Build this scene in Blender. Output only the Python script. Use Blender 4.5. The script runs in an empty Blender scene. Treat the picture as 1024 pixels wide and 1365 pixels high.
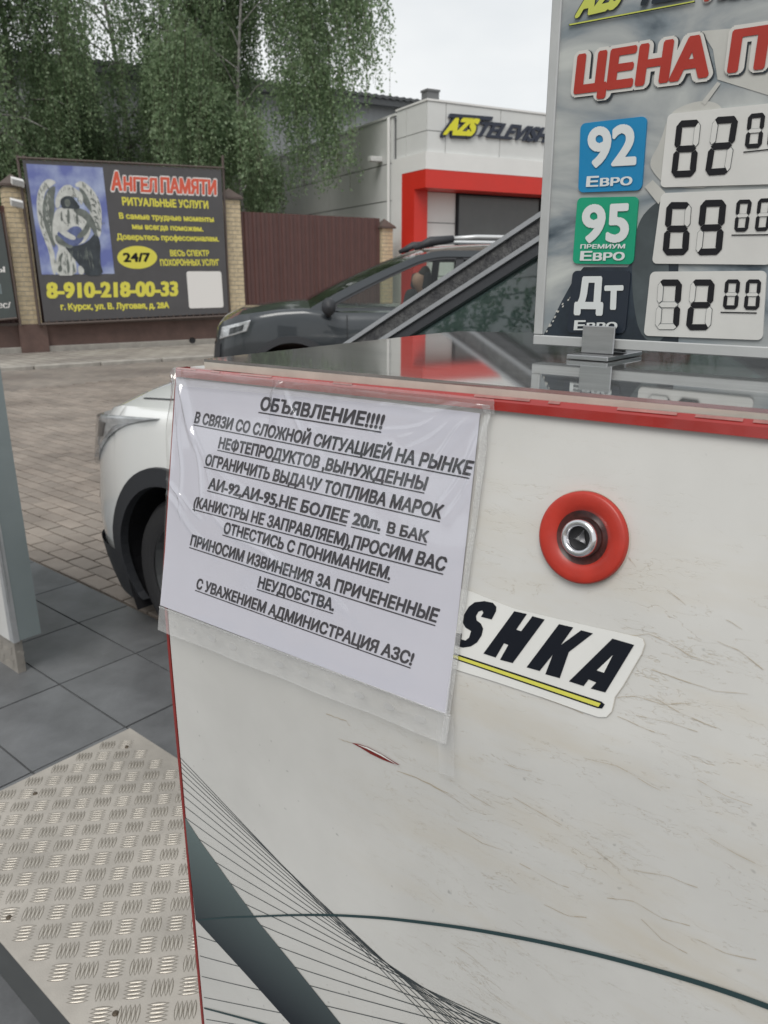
import bpy, math, random
import numpy as np
from mathutils import Vector, Matrix
random.seed(7); rng = np.random.default_rng(7)
R = math.radians
SC = bpy.context.scene; C = SC.collection
# ------------------------------------------------------------------ camera
H = 1.35; PITCH = R(17); FPX = 1025.0; W0, H0 = 1024.0, 1365.0
cd = bpy.data.cameras.new('camera'); cam = bpy.data.objects.new('camera', cd); C.objects.link(cam)
cam.location = (0, 0, H); cam.rotation_euler = (math.pi/2-PITCH, 0, 0)
cd.sensor_fit = 'VERTICAL'; cd.sensor_height = 36; cd.lens = FPX/H0*36
cd.clip_start = .02; cd.clip_end = 2000
cd.dof.use_dof = True; cd.dof.focus_distance = .60; cd.dof.aperture_fstop = 19
SC.camera = cam
# ------------------------------------------------------------------ world: overcast daylight
SUN_EL, SUN_AZ = R(52), R(200)
wd = bpy.data.worlds.new('World'); SC.world = wd; wd.use_nodes = True
nt = wd.node_tree; bg = nt.nodes['Background']; bg.inputs['Strength'].default_value = .1
sky = nt.nodes.new('ShaderNodeTexSky'); sky.sky_type = 'NISHITA'; sky.sun_disc = False
sky.sun_elevation = SUN_EL; sky.sun_rotation = SUN_AZ
tc = nt.nodes.new('ShaderNodeTexCoord'); mp = nt.nodes.new('ShaderNodeMapping'); mp.inputs['Scale'].default_value = (1, 1, 2.6)
nz = nt.nodes.new('ShaderNodeTexNoise'); nz.inputs['Scale'].default_value = 1.7; nz.inputs['Detail'].default_value = 5; nz.inputs['Roughness'].default_value = .55
cr = nt.nodes.new('ShaderNodeValToRGB')
cr.color_ramp.elements[0].position = .30; cr.color_ramp.elements[0].color = (.60, .635, .66, 1)
cr.color_ramp.elements[1].position = .68; cr.color_ramp.elements[1].color = (.82, .83, .825, 1)
vm = nt.nodes.new('ShaderNodeVectorMath'); vm.operation = 'SCALE'; vm.inputs['Scale'].default_value = 9.0
mx = nt.nodes.new('ShaderNodeMix'); mx.data_type = 'RGBA'; mx.inputs['Factor'].default_value = .93
L = nt.links
L.new(tc.outputs['Generated'], mp.inputs['Vector']); L.new(mp.outputs[0], nz.inputs['Vector']); L.new(nz.outputs['Fac'], cr.inputs[0])
L.new(cr.outputs[0], vm.inputs[0]); L.new(sky.outputs[0], mx.inputs[6]); L.new(vm.outputs[0], mx.inputs[7]); L.new(mx.outputs[2], bg.inputs['Color'])
sl = bpy.data.lights.new('sun', 'SUN'); sl.energy = 1.5; sl.angle = R(35); sl.color = (1, .96, .9)
so = bpy.data.objects.new('sun', sl); C.objects.link(so)
sd = Vector((math.sin(SUN_AZ)*math.cos(SUN_EL), math.cos(SUN_AZ)*math.cos(SUN_EL), math.sin(SUN_EL)))
so.rotation_euler = sd.to_track_quat('Z', 'Y').to_euler()
SC.view_settings.view_transform = 'Standard'; SC.view_settings.look = 'None'
SC.view_settings.exposure = 0.38; SC.view_settings.gamma = 1; SC.view_settings.use_curve_mapping = False
SC.cycles.max_bounces = 6; SC.cycles.transparent_max_bounces = 16
SC.cycles.caustics_reflective = False; SC.cycles.caustics_refractive = False

# ------------------------------------------------------------------ geometry of the place
def V(*a): return np.array(a, float)
def unit(v): v = np.asarray(v, float); return v/np.linalg.norm(v)
def ray(px, py):                      # direction from the eye through a point of a 1024 x 1365 picture
    cx = (px-512)/FPX; cy = -(py-682.5)/FPX
    return V(cx, math.cos(PITCH)+math.sin(PITCH)*cy, -math.sin(PITCH)+math.cos(PITCH)*cy)
EYE = V(0, 0, H)
class Plane:                          # a real surface: a point on it and its outward normal
    def __init__(s, p, n): s.p = np.asarray(p, float); s.n = unit(n)
    def hit(s, px, py, e=0.0):
        r = ray(px, py); q = EYE+r*((s.p-EYE)@s.n)/(r@s.n); return q+s.n*e
def vpdir(x): r = ray(x, 682.5-FPX*math.tan(PITCH)); r[2] = 0; return unit(r)
A = -vpdir(-760)                      # along the pump face, to the right
B = V(-A[1], A[0], 0)                 # away from the eye, into the pump
ANG = math.atan2(A[1], A[0])
def P(a, b, z): return A*a+B*b+V(0, 0, z)

# ------------------------------------------------------------------ helpers
def tag(o, label=None, cat=None, group=None, kind=None):
    if label: o['label'] = label
    if cat: o['category'] = cat
    if group: o['group'] = group
    if kind: o['kind'] = kind
    return o
class MB:
    def __init__(s): s.v = []; s.f = []
    def add(s, vs, fs):
        o = len(s.v); s.v += [tuple(map(float, v)) for v in vs]; s.f += [tuple(o+i for i in f) for f in fs]
    def box(s, x0, x1, y0, y1, z0, z1):
        s.add([(x0,y0,z0),(x1,y0,z0),(x1,y1,z0),(x0,y1,z0),(x0,y0,z1),(x1,y0,z1),(x1,y1,z1),(x0,y1,z1)],
              [(0,3,2,1),(4,5,6,7),(0,1,5,4),(1,2,6,5),(2,3,7,6),(3,0,4,7)])
    def obox(s, c, ex, ey, ez):       # centre and three half axes
        c, ex, ey, ez = [np.asarray(q, float) for q in (c, ex, ey, ez)]
        s.add([c+i*ex+j*ey+k*ez for k in (-1,1) for i, j in ((-1,-1),(1,-1),(1,1),(-1,1))],
              [(0,3,2,1),(4,5,6,7),(0,1,5,4),(1,2,6,5),(2,3,7,6),(3,0,4,7)])
    def grid(s, fn, us, vs, flip=False):
        n = len(vs); pts = [fn(u, v) for u in us for v in vs]; fs = []
        for i in range(len(us)-1):
            for j in range(n-1):
                q = (i*n+j, (i+1)*n+j, (i+1)*n+j+1, i*n+j+1); fs.append(q[::-1] if flip else q)
        s.add(pts, fs)
    def tube(s, pts, rad, n=8, caps=True):
        pts = [np.asarray(p, float) for p in pts]; rs = rad if hasattr(rad, '__len__') else [rad]*len(pts)
        t0 = unit(pts[1]-pts[0]); up = V(0,0,1) if abs(t0[2]) < .9 else V(1,0,0); u = unit(np.cross(t0, up))
        o = len(s.v); k = len(pts)
        for i, p in enumerate(pts):
            t = unit(pts[min(i+1, k-1)]-pts[max(i-1, 0)]); u = unit(u-t*(u@t)); w = np.cross(t, u)
            for j in range(n):
                a = 2*math.pi*j/n; s.v.append(tuple(p+(u*math.cos(a)+w*math.sin(a))*rs[i]))
        for i in range(k-1):
            for j in range(n):
                s.f.append((o+i*n+j, o+i*n+(j+1)%n, o+(i+1)*n+(j+1)%n, o+(i+1)*n+j))
        if caps:
            s.f.append(tuple(o+j for j in range(n))[::-1]); s.f.append(tuple(o+(k-1)*n+j for j in range(n)))
    def lathe(s, prof, c, ax, n=40):  # prof: (radius, height along ax)
        ax = unit(ax); t = V(0,0,1) if abs(ax[2]) < .9 else V(1,0,0); u = unit(np.cross(ax, t)); w = np.cross(ax, u); c = np.asarray(c, float)
        s.grid(lambda i, a: c+ax*prof[i][1]+(u*math.cos(a)+w*math.sin(a))*prof[i][0], range(len(prof)), [2*math.pi*k/n for k in range(n+1)])
    def prism(s, poly, ext):          # closed polygon of 3-D points pushed along ext
        poly = [np.asarray(p, float) for p in poly]; n = len(poly); e = np.asarray(ext, float)
        s.add(poly+[p+e for p in poly], [tuple(range(n))[::-1], tuple(range(n, 2*n))]+[(i, (i+1) % n, n+(i+1) % n, n+i) for i in range(n)])
    def xf(s, T):
        s.v = [tuple(T@Vector(v)) for v in s.v]; return s
    def build(s, name, mat, parent=None, smooth=False, bevel=0, seg=2):
        m = bpy.data.meshes.new(name); m.from_pydata(s.v, [], s.f); m.validate(); m.update()
        if smooth: m.polygons.foreach_set('use_smooth', [True]*len(m.polygons))
        m.materials.append(mat)
        o = bpy.data.objects.new(name, m); C.objects.link(o)
        if parent:
            o.parent = parent
            if getattr(s, 'world', False): o.matrix_parent_inverse = Matrix(); m.transform(FR[parent.name])
        if bevel:
            b = o.modifiers.new('bevel', 'BEVEL'); b.width = bevel; b.segments = seg; b.limit_method = 'ANGLE'; b.angle_limit = R(40)
        return o
FR = {}
def frame(name, loc, rz=0):           # an Empty at a thing's base; FR keeps world -> local
    o = bpy.data.objects.new(name, None); C.objects.link(o); o.location = loc; o.rotation_euler = (0, 0, rz)
    o.empty_display_size = .1
    FR[o.name] = (Matrix.Translation(Vector([float(q) for q in loc]))@Matrix.Rotation(rz, 4, 'Z')).inverted()
    return o
def WB(): m = MB(); m.world = True; return m     # vertices given in world space
def sub(o):                                       # let a mesh part carry sub-parts in the same world frame
    FR[o.name] = FR[o.parent.name]; return o
def copy_tree(o, parent=None):
    c = o.copy(); C.objects.link(c); c.parent = parent
    for ch in list(o.children): copy_tree(ch, c)
    return c

# ------------------------------------------------------------------ materials
def mat(name, col, rough=.5, metal=0, var=0, vs=8, bump=0, bs=60, spec=.5, coat=0, var2=None, stretch=None):
    m = bpy.data.materials.new(name); m.use_nodes = True; t = m.node_tree; p = t.nodes['Principled BSDF']
    c = tuple(col)+(1,); p.inputs['Base Color'].default_value = c; p.inputs['Roughness'].default_value = rough
    p.inputs['Metallic'].default_value = metal; p.inputs['Specular IOR Level'].default_value = spec; p.inputs['Coat Weight'].default_value = coat
    p.inputs['Coat Roughness'].default_value = .05
    tc = t.nodes.new('ShaderNodeTexCoord'); src = tc.outputs['Object']
    if stretch:
        mpn = t.nodes.new('ShaderNodeMapping'); mpn.inputs['Scale'].default_value = stretch; t.links.new(src, mpn.inputs[0]); src = mpn.outputs[0]
    if var:
        n = t.nodes.new('ShaderNodeTexNoise'); n.inputs['Scale'].default_value = vs; n.inputs['Detail'].default_value = 6; n.inputs['Roughness'].default_value = .62
        r = t.nodes.new('ShaderNodeValToRGB'); r.color_ramp.elements[0].position = .32; r.color_ramp.elements[1].position = .68
        d = var2 or tuple(q*(1-var) for q in col)
        r.color_ramp.elements[0].color = tuple(d)+(1,); r.color_ramp.elements[1].color = tuple(min(1, q*(1+var*.5)) for q in col)+(1,)
        t.links.new(src, n.inputs['Vector']); t.links.new(n.outputs['Fac'], r.inputs[0]); t.links.new(r.outputs[0], p.inputs['Base Color'])
        mr = t.nodes.new('ShaderNodeMapRange'); mr.inputs['To Min'].default_value = rough*.8; mr.inputs['To Max'].default_value = min(1, rough*1.25)
        t.links.new(n.outputs['Fac'], mr.inputs[0]); t.links.new(mr.outputs[0], p.inputs['Roughness'])
    if bump:
        n2 = t.nodes.new('ShaderNodeTexNoise'); n2.inputs['Scale'].default_value = bs; n2.inputs['Detail'].default_value = 4
        b = t.nodes.new('ShaderNodeBump'); b.inputs['Strength'].default_value = bump; b.inputs['Distance'].default_value = .004
        t.links.new(src, n2.inputs['Vector']); t.links.new(n2.outputs['Fac'], b.inputs['Height']); t.links.new(b.outputs[0], p.inputs['Normal'])
    return m
def glass(name, tint, f0=.06, rough=.02):
    m = bpy.data.materials.new(name); m.use_nodes = True; t = m.node_tree; t.nodes.clear(); N = t.nodes.new
    o = N('ShaderNodeOutputMaterial'); g = N('ShaderNodeBsdfGlossy'); g.inputs['Roughness'].default_value = rough
    tr = N('ShaderNodeBsdfTransparent'); tr.inputs['Color'].default_value = tuple(tint)+(1,)
    lf = N('ShaderNodeLayerWeight'); lf.inputs['Blend'].default_value = .5; pw = N('ShaderNodeMath'); pw.operation = 'POWER'; pw.inputs[1].default_value = 4.5; t.links.new(lf.outputs['Facing'], pw.inputs[0]); lw = pw
    ma = N('ShaderNodeMath'); ma.operation = 'ADD'; ma.inputs[1].default_value = f0; ma.use_clamp = True
    ms = N('ShaderNodeMixShader'); t.links.new(lw.outputs[0], ma.inputs[0]); t.links.new(ma.outputs[0], ms.inputs[0])
    t.links.new(tr.outputs[0], ms.inputs[1]); t.links.new(g.outputs[0], ms.inputs[2]); t.links.new(ms.outputs[0], o.inputs[0])
    return m
M = {}
M['ink'] = mat('black_ink', (.010,.010,.013), .5, spec=.25)
M['print_ink'] = mat('printer_ink', (.045,.045,.058), .7, var=.4, vs=60, spec=.2)
M['red'] = mat('red_trim', (.26,.02,.015), .32, var=.15, vs=40, coat=.2)
M['cream'] = mat('board_edge', (.50,.475,.42), .55, var=.15, vs=30)
M['white_paint'] = mat('white_card', (.74,.74,.73), .4, var=.05, vs=20)
M['alu'] = mat('aluminium_frame', (.55,.56,.57), .38, metal=.6, var=.1, vs=30)
M['steel'] = mat('brushed_steel', (.50,.50,.51), .3, metal=1, var=.15, vs=14, stretch=(1,1,12))
M['chrome'] = mat('chrome', (.72,.72,.74), .16, metal=1)
M['dark'] = mat('dark_recess', (.012,.012,.014), .5)
M['rubber'] = mat('black_rubber', (.02,.02,.022), .65, bump=.5, bs=220)
M['plastic'] = mat('black_plastic', (.028,.03,.035), .55, bump=.2, bs=200)

PX0 = -.5145
# worn white film on the pump panel: hair cracks, yellow stains, dust
def panel_mat():
    m = bpy.data.materials.new('cracked_white_film'); m.use_nodes = True; t = m.node_tree; p = t.nodes['Principled BSDF']; N = t.nodes.new; K = t.links.new
    tc = N('ShaderNodeTexCoord')
    rot = N('ShaderNodeMapping'); rot.inputs['Rotation'].default_value = (0, R(2), 0); K(tc.outputs['Object'], rot.inputs[0])
    st = N('ShaderNodeMapping'); st.inputs['Scale'].default_value = (1, 1, 4.2); K(rot.outputs[0], st.inputs[0])
    def noise(sc, det, vec, dist=0, rough=.6):
        n = N('ShaderNodeTexNoise'); n.inputs['Scale'].default_value = sc; n.inputs['Detail'].default_value = det; n.inputs['Distortion'].default_value = dist; n.inputs['Roughness'].default_value = rough; K(vec, n.inputs['Vector']); return n.outputs['Fac']
    def mth(op, a, b=None, clamp=False):
        n = N('ShaderNodeMath'); n.operation = op; n.use_clamp = clamp
        for i, q in enumerate((a, b)):
            if q is None: continue
            if isinstance(q, (int, float)): n.inputs[i].default_value = q
            else: K(q, n.inputs[i])
        return n.outputs[0]
    def line(n, w): return mth('SUBTRACT', 1, mth('DIVIDE', mth('ABSOLUTE', mth('SUBTRACT', n, .5)), w), True)
    l1 = line(noise(9, 5, st.outputs[0], .25), .0045)
    l2 = line(noise(17, 5, st.outputs[0], .4), .006)
    msk = noise(11, 2, tc.outputs['Object']); mk = mth('MULTIPLY', mth('SUBTRACT', msk, .46), 7, True)
    msk2 = noise(23, 2, st.outputs[0]); mk2 = mth('MULTIPLY', mth('SUBTRACT', msk2, .44), 8, True)
    sep = N('ShaderNodeSeparateXYZ'); K(tc.outputs['Object'], sep.inputs[0])
    zone = mth('MULTIPLY', mth('SUBTRACT', sep.outputs['X'], PX0+.17), 5.5, True)      # the left third stayed sound
    zt = mth('MULTIPLY', mth('SUBTRACT', 1.16, sep.outputs['Z']), 10, True)
    cracks = mth('MULTIPLY', mth('MULTIPLY', mth('ADD', mth('MULTIPLY', l1, mk), mth('MULTIPLY', l2, mk2), True), zone), zt)
    stn = mth('MULTIPLY', mth('SUBTRACT', noise(6, 6, st.outputs[0]), .50), 3.2, True)
    stain = mth('MULTIPLY', mth('MULTIPLY', stn, zone), zt)
    base = N('ShaderNodeValToRGB'); base.color_ramp.elements[0].color = (.545,.54,.52,1); base.color_ramp.elements[1].color = (.62,.615,.595,1)
    base.color_ramp.elements[0].position = .35; base.color_ramp.elements[1].position = .65
    K(noise(5, 6, tc.outputs['Object']), base.inputs[0])
    def mix(a, col, f):
        n = N('ShaderNodeMix'); n.data_type = 'RGBA'; K(f, n.inputs[0]); K(a, n.inputs[6]); n.inputs[7].default_value = col; return n.outputs[2]
    c1 = mix(base.outputs[0], (.52,.45,.33,1), mth('MULTIPLY', stain, .55))
    c2 = mix(c1, (.34,.27,.17,1), mth('MULTIPLY', cracks, .42))
    spk = mth('MULTIPLY', mth('SUBTRACT', noise(150, 1, tc.outputs['Object']), .76), 12, True)
    c3 = mix(c2, (.2,.2,.19,1), mth('MULTIPLY', spk, .5))
    K(c3, p.inputs['Base Color'])
    p.inputs['Roughness'].default_value = .33; p.inputs['Specular IOR Level'].default_value = .4
    b = N('ShaderNodeBump'); b.inputs['Strength'].default_value = .35; b.inputs['Distance'].default_value = .002
    K(mth('ADD', mth('MULTIPLY', cracks, -.25), mth('MULTIPLY', noise(7, 3, tc.outputs['Object']), 1.2)), b.inputs['Height']); K(b.outputs[0], p.inputs['Normal'])
    return m

# ------------------------------------------------------------------ lettering
# outlines come from Blender's built-in font; each glyph row is filled as spans so strokes can be thickened cleanly
_fc = {}
def outline(s):
    if s in _fc: return _fc[s]
    c = bpy.data.curves.new('t', 'FONT'); c.body = s; c.fill_mode = 'NONE'; c.resolution_u = 5
    o = bpy.data.objects.new('t', c); C.objects.link(o)
    dg = bpy.context.evaluated_depsgraph_get(); m = bpy.data.meshes.new_from_object(o.evaluated_get(dg))
    v = np.array([q.co[:2] for q in m.vertices]); e = np.array([sorted(q.vertices[:]) if abs(q.vertices[0]-q.vertices[1]) == 1 else sorted(q.vertices[:])[::-1] for q in m.edges])
    bpy.data.objects.remove(o); bpy.data.curves.remove(c); bpy.data.meshes.remove(m)
    _fc[s] = (v, e); return v, e
CAP = outline('H')[0][:, 1].max()
def spans(s, bold, rows, squeeze=1.0):
    v, e = outline(s); p, q = v[e[:, 0]], v[e[:, 1]]
    y0, y1 = v[:, 1].min()-bold, v[:, 1].max()+bold; dy = CAP/rows; n = int(math.ceil((y1-y0)/dy)); out = []
    base = []
    k = int(math.ceil(bold/dy)) if bold else 0
    for i in range(-k, n+k):
        y = y0+(i+.5)*dy; up = (p[:, 1] <= y) & (q[:, 1] > y); dn = (q[:, 1] <= y) & (p[:, 1] > y); idx = np.where(up | dn)[0]; row = []
        if len(idx):
            t = (y-p[idx, 1])/(q[idx, 1]-p[idx, 1]); xs = p[idx, 0]+t*(q[idx, 0]-p[idx, 0]); w = np.where(up[idx], 1, -1); od = np.argsort(xs); acc = 0
            for j in od:
                if acc == 0: st = xs[j]
                acc += w[j]
                if acc == 0 and xs[j]-st > 1e-5: row.append((st, xs[j]))
        base.append(row)
    for i in range(n):
        sp = []
        for d in range(-k, k+1):
            if abs(d*dy) > bold+1e-9: continue
            g = math.sqrt(max(0, bold*bold-(d*dy)**2)) if bold else 0
            g = g*squeeze
            sp += [(a-g, b+g) for a, b in base[i+k+d]]
        sp.sort(); mg = []
        for a, b in sp:
            if mg and a <= mg[-1][1]+1e-4: mg[-1][1] = max(mg[-1][1], b)
            else: mg.append([a, b])
        out.append((y0+i*dy, dy, mg))
    return out, v[:, 0].min(), v[:, 0].max()
def text_mesh(s, fn, bold=.03, rows=30, depth=0, nrm=None, mb=None, squeeze=1.0, extra=0):
    """fn(x 0..1, y 0..1 cap) -> 3-D point"""
    sp, x0, x1 = spans(s, bold+extra, rows, squeeze); x0 -= bold; x1 += bold; w = x1-x0; mb = mb or WB()
    for y, dy, row in sp:
        for a, b in row:
            q = [fn((a-x0)/w, (y+bold)/(CAP+2*bold)), fn((b-x0)/w, (y+bold)/(CAP+2*bold)), fn((b-x0)/w, (y+dy+bold)/(CAP+2*bold)), fn((a-x0)/w, (y+dy+bold)/(CAP+2*bold))]
            if depth: mb.prism(q, -nrm*depth)
            else: mb.add(q, [(0,1,2,3)])
    return mb
def text(s, name, plane, bl, br, tl, m, parent, bold=.03, e=.0006, rows=30, depth=0, squeeze=1.0, extra=0, mb=None, build=True):
    p0, p1, p2 = plane.hit(*bl, e), plane.hit(*br, e), plane.hit(*tl, e)
    mb = text_mesh(s, lambda x, y: p0+(p1-p0)*x+(p2-p0)*y, bold, rows, depth, plane.n, mb, squeeze, extra)
    return mb.build(name, m, parent) if build else mb
def bil(c):
    c = [np.asarray(q, float) for q in c]            # TL TR BR BL
    return lambda u, v: (c[0]*(1-u)+c[1]*u)*(1-v)+(c[3]*(1-u)+c[2]*u)*v
def rrect(f, r, asp, thick, nrm, n=5):               # rounded card on a bilinear patch
    pts = []
    ru, rv = r, r*asp
    for cx, cy, a0 in ((1-ru, rv, -90), (1-ru, 1-rv, 0), (ru, 1-rv, 90), (ru, rv, 180)):
        for k in range(n+1):
            a = R(a0+90*k/n); pts.append(f(cx+ru*math.cos(a), cy+rv*math.sin(a)))
    mb = WB(); mb.prism([p for p in pts][::-1], nrm*thick) if thick else mb.add(pts[::-1], [tuple(range(len(pts)))])
    return mb

# ================================================================== SETTING
M['road'] = mat('road_paving_far', (.19,.168,.148), .8, var=.3, vs=3, bump=.6, bs=30)
def brick_ground(name, c1, c2, cm, scale, w, h, mortar=.02):
    m = mat(name, c1, .8); t = m.node_tree; p = t.nodes['Principled BSDF']; N = t.nodes.new
    tc = N('ShaderNodeTexCoord'); mp = N('ShaderNodeMapping'); mp.inputs['Rotation'].default_value = (0, 0, -ANG); t.links.new(tc.outputs['Object'], mp.inputs[0])
    b = N('ShaderNodeTexBrick'); b.inputs['Color1'].default_value = c1+(1,); b.inputs['Color2'].default_value = c2+(1,); b.inputs['Mortar'].default_value = cm+(1,)
    b.inputs['Scale'].default_value = scale; b.inputs['Brick Width'].default_value = w; b.inputs['Row Height'].default_value = h; b.inputs['Mortar Size'].default_value = mortar
    t.links.new(mp.outputs[0], b.inputs[0])
    n = N('ShaderNodeTexNoise'); n.inputs['Scale'].default_value = .7; n.inputs['Detail'].default_value = 8; n.inputs['Roughness'].default_value = .65; t.links.new(tc.outputs['Object'], n.inputs[0])
    r = N('ShaderNodeValToRGB'); r.color_ramp.elements[0].position = .35; r.color_ramp.elements[0].color = (.62,.6,.6,1); r.color_ramp.elements[1].position = .66; r.color_ramp.elements[1].color = (1.1,1.1,1.08,1)
    x = N('ShaderNodeMix'); x.data_type = 'RGBA'; x.blend_type = 'MULTIPLY'; x.inputs[0].default_value = 1
    t.links.new(n.outputs['Fac'], r.inputs[0]); t.links.new(b.outputs['Color'], x.inputs[6]); t.links.new(r.outputs[0], x.inputs[7]); t.links.new(x.outputs[2], p.inputs['Base Color'])
    bp = N('ShaderNodeBump'); bp.inputs['Strength'].default_value = .5; bp.inputs['Distance'].default_value = .006; bp.invert = True
    t.links.new(b.outputs['Fac'], bp.inputs['Height']); t.links.new(bp.outputs[0], p.inputs['Normal'])
    return m
M['roadpave'] = brick_ground('road_block_paving', (.275,.24,.21), (.225,.20,.178), (.15,.135,.12), 1.0, .185, .0925, .004)
M['walkpave'] = brick_ground('sidewalk_blocks', (.40,.375,.335), (.35,.325,.295), (.16,.15,.13), 1.0, .42, .21, .012)
g = MB(); g.grid(lambda x, y: (x, y, -.012), np.linspace(-400, 400, 9), np.linspace(-400, 400, 9))
ground = tag(g.build('ground', M['roadpave']), kind='structure')

# fence line frame
FD = vpdir(2100); GP = ray(285, 459); GP = GP*H/-GP[2]; GP[2] = 0
FN = V(FD[1], -FD[0], 0)               # towards the eye
FANG = math.atan2(FD[1], FD[0])
def FP(s, out, z): return GP+FD*s+FN*out+V(0, 0, z)
sw = WB(); sw.world = True
mb = MB(); mb.add([FP(-20,.1,.02), FP(12,.1,.02), FP(12,2.6,.02), FP(-20,2.6,.02), FP(-20,.1,-.05), FP(12,.1,-.05), FP(12,2.6,-.05), FP(-20,2.6,-.05)], [(0,3,2,1),(2,3,7,6),(0,1,5,4)])
tag(mb.build('sidewalk', M['walkpave']), kind='structure')
M['concrete'] = mat('concrete', (.34,.32,.29), .85, var=.25, vs=5, bump=.5, bs=40)
kb = frame('kerb', FP(-20, 2.66, 0), FANG); tag(kb, kind='structure')
kbm = MB(); kbm.box(0, .985, -.06, .06, -.05, .05)
kp = kbm.build('kerb_stone', M['concrete'], kb, bevel=.012, seg=1)
for i in range(1, 32):
    c = kp.copy(); C.objects.link(c); c.location = (i, 0, 0)

# forecourt of dark tiles, tile edges follow the pump
M['tile'] = mat('dark_floor_tile', (.140,.145,.152), .34, var=.3, vs=5, bump=.12, bs=90)
M['grout'] = mat('tile_grout', (.095,.097,.10), .8)
fc = MB(); fc.add([P(-4.6,-3.4,-.006), P(3.2,-3.4,-.006), P(3.2,1.618,-.006), P(-4.6,1.618,-.006)], [(0,1,2,3)])
forecourt = tag(fc.build('forecourt', M['grout']), kind='structure')
TA, TBp = .412, .30
def tile_mesh(w, d):
    m = MB(); m.box(-w/2+.003, w/2-.003, -d/2+.003, d/2-.003, -.006, .0)
    me = bpy.data.meshes.new('tile'); me.from_pydata(m.v, [], m.f); me.materials.append(M['tile']); return me
tm, tcut = tile_mesh(TA, TBp), tile_mesh(TA, .228)
rows = [(.79+.3*k+.15, tm) for k in range(-13, 2)]+[(1.39+.114, tcut)]
for i in range(-6, 12):
    for bb, me in rows:
        if i > 7 and bb < -.6: continue
        a = -1.978-TA*(i-.5) if True else 0
        if a < -4.55 or a > 3.1: continue
        o = bpy.data.objects.new('tile', me); C.objects.link(o); q = P(a, bb, random.uniform(-.0006, .0008)); o.location = q; o.rotation_euler = (random.uniform(-.002,.002), random.uniform(-.002,.002), ANG); o.parent = forecourt
# a concrete edging between tiles and the paved road
# paving blocks next to the forecourt
def paver_material():
    m = mat('paving_block', (.215,.188,.165), .8); t = m.node_tree; p = t.nodes['Principled BSDF']; N = t.nodes.new
    g_ = N('ShaderNodeNewGeometry'); r = N('ShaderNodeValToRGB')
    for k, (ps, c) in enumerate(((0, (.235,.205,.178,1)), (1, (.30,.258,.222,1)))): r.color_ramp.elements[k].position = ps; r.color_ramp.elements[k].color = c
    t.links.new(g_.outputs['Random Per Island'], r.inputs[0])
    oi = N('ShaderNodeObjectInfo'); ad = N('ShaderNodeMath'); ad.operation = 'ADD'; t.links.new(oi.outputs['Random'], ad.inputs[0]); t.links.new(g_.outputs['Random Per Island'], ad.inputs[1])
    fr = N('ShaderNodeMath'); fr.operation = 'FRACT'; t.links.new(ad.outputs[0], fr.inputs[0]); t.links.new(fr.outputs[0], r.inputs[0])
    n = N('ShaderNodeTexNoise'); n.inputs['Scale'].default_value = .9; n.inputs['Detail'].default_value = 9; n.inputs['Roughness'].default_value = .7; t.links.new(g_.outputs['Position'], n.inputs[0])
    r2 = N('ShaderNodeValToRGB'); r2.color_ramp.elements[0].position = .33; r2.color_ramp.elements[0].color = (.6,.58,.57,1); r2.color_ramp.elements[1].position = .64; r2.color_ramp.elements[1].color = (1.1,1.1,1.1,1)
    x = N('ShaderNodeMix'); x.data_type = 'RGBA'; x.blend_type = 'MULTIPLY'; x.inputs[0].default_value = 1
    t.links.new(n.outputs['Fac'], r2.inputs[0]); t.links.new(r.outputs[0], x.inputs[6]); t.links.new(r2.outputs[0], x.inputs[7]); t.links.new(x.outputs[2], p.inputs['Base Color'])
    return m
M['paver'] = paver_material()
def proj(q):
    q = np.asarray(q)-EYE; d = math.cos(PITCH)*q[1]-math.sin(PITCH)*q[2]; u = math.sin(PITCH)*q[1]+math.cos(PITCH)*q[2]
    return (512+FPX*q[0]/d, 682.5-FPX*u/d, d) if d > .1 else (0, 0, -1)
pl, pwid, prow = [], .185, .0925
for j in range(0, 70):
    for i in range(-52, 2):
        a = (i+(.5 if j % 2 else 0))*pwid; bb = 1.62+.055+j*prow
        pl.append((a, bb))
def vis(q):
    x, y, d = proj(P(q[0], q[1], 0)); return d > 0 and 36 < x < 222 and 556 < y < 806
near = sorted([q for q in pl if vis(q)], key=lambda q: proj(P(q[0], q[1], 0))[2])[:290]; ns = set(near)
pm = MB(); pm.box(-pwid/2+.004, pwid/2-.004, -prow/2+.004, prow/2-.004, -.05, -.0015)
pm.add([(-pwid/2+.010, -prow/2+.010, .0015), (pwid/2-.010, -prow/2+.010, .0015), (pwid/2-.010, prow/2-.010, .0015), (-pwid/2+.010, prow/2-.010, .0015)], [(0,1,2,3)])
pm.f += [(4,5,9,8), (5,6,10,9), (6,7,11,10), (7,4,8,11)]; pm.f.remove((4,5,6,7)); pm.f.remove((0,3,2,1))
pme = bpy.data.meshes.new('paving_block'); pme.from_pydata(pm.v, [], pm.f); pme.materials.append(M['paver'])
for q in near:
    o = bpy.data.objects.new('paving_block', pme); C.objects.link(o); o.location = P(q[0], q[1], random.uniform(-.002, .0015)); o.rotation_euler = (random.gauss(0,.006), random.gauss(0,.006), ANG+random.gauss(0, .004)); o.parent = ground
rest = MB()
for q in pl:
    if q in ns: continue
    z = random.uniform(-.002, .0015); rz = ANG+random.gauss(0, .004); c_, s_ = math.cos(rz), math.sin(rz); b0 = P(q[0], q[1], z)
    rest.add([(b0[0]+c_*v[0]-s_*v[1], b0[1]+s_*v[0]+c_*v[1], b0[2]+v[2]) for v in pm.v], pm.f)
tag(rest.build('paving_block_field', M['paver'], ground), kind='stuff')

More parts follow.
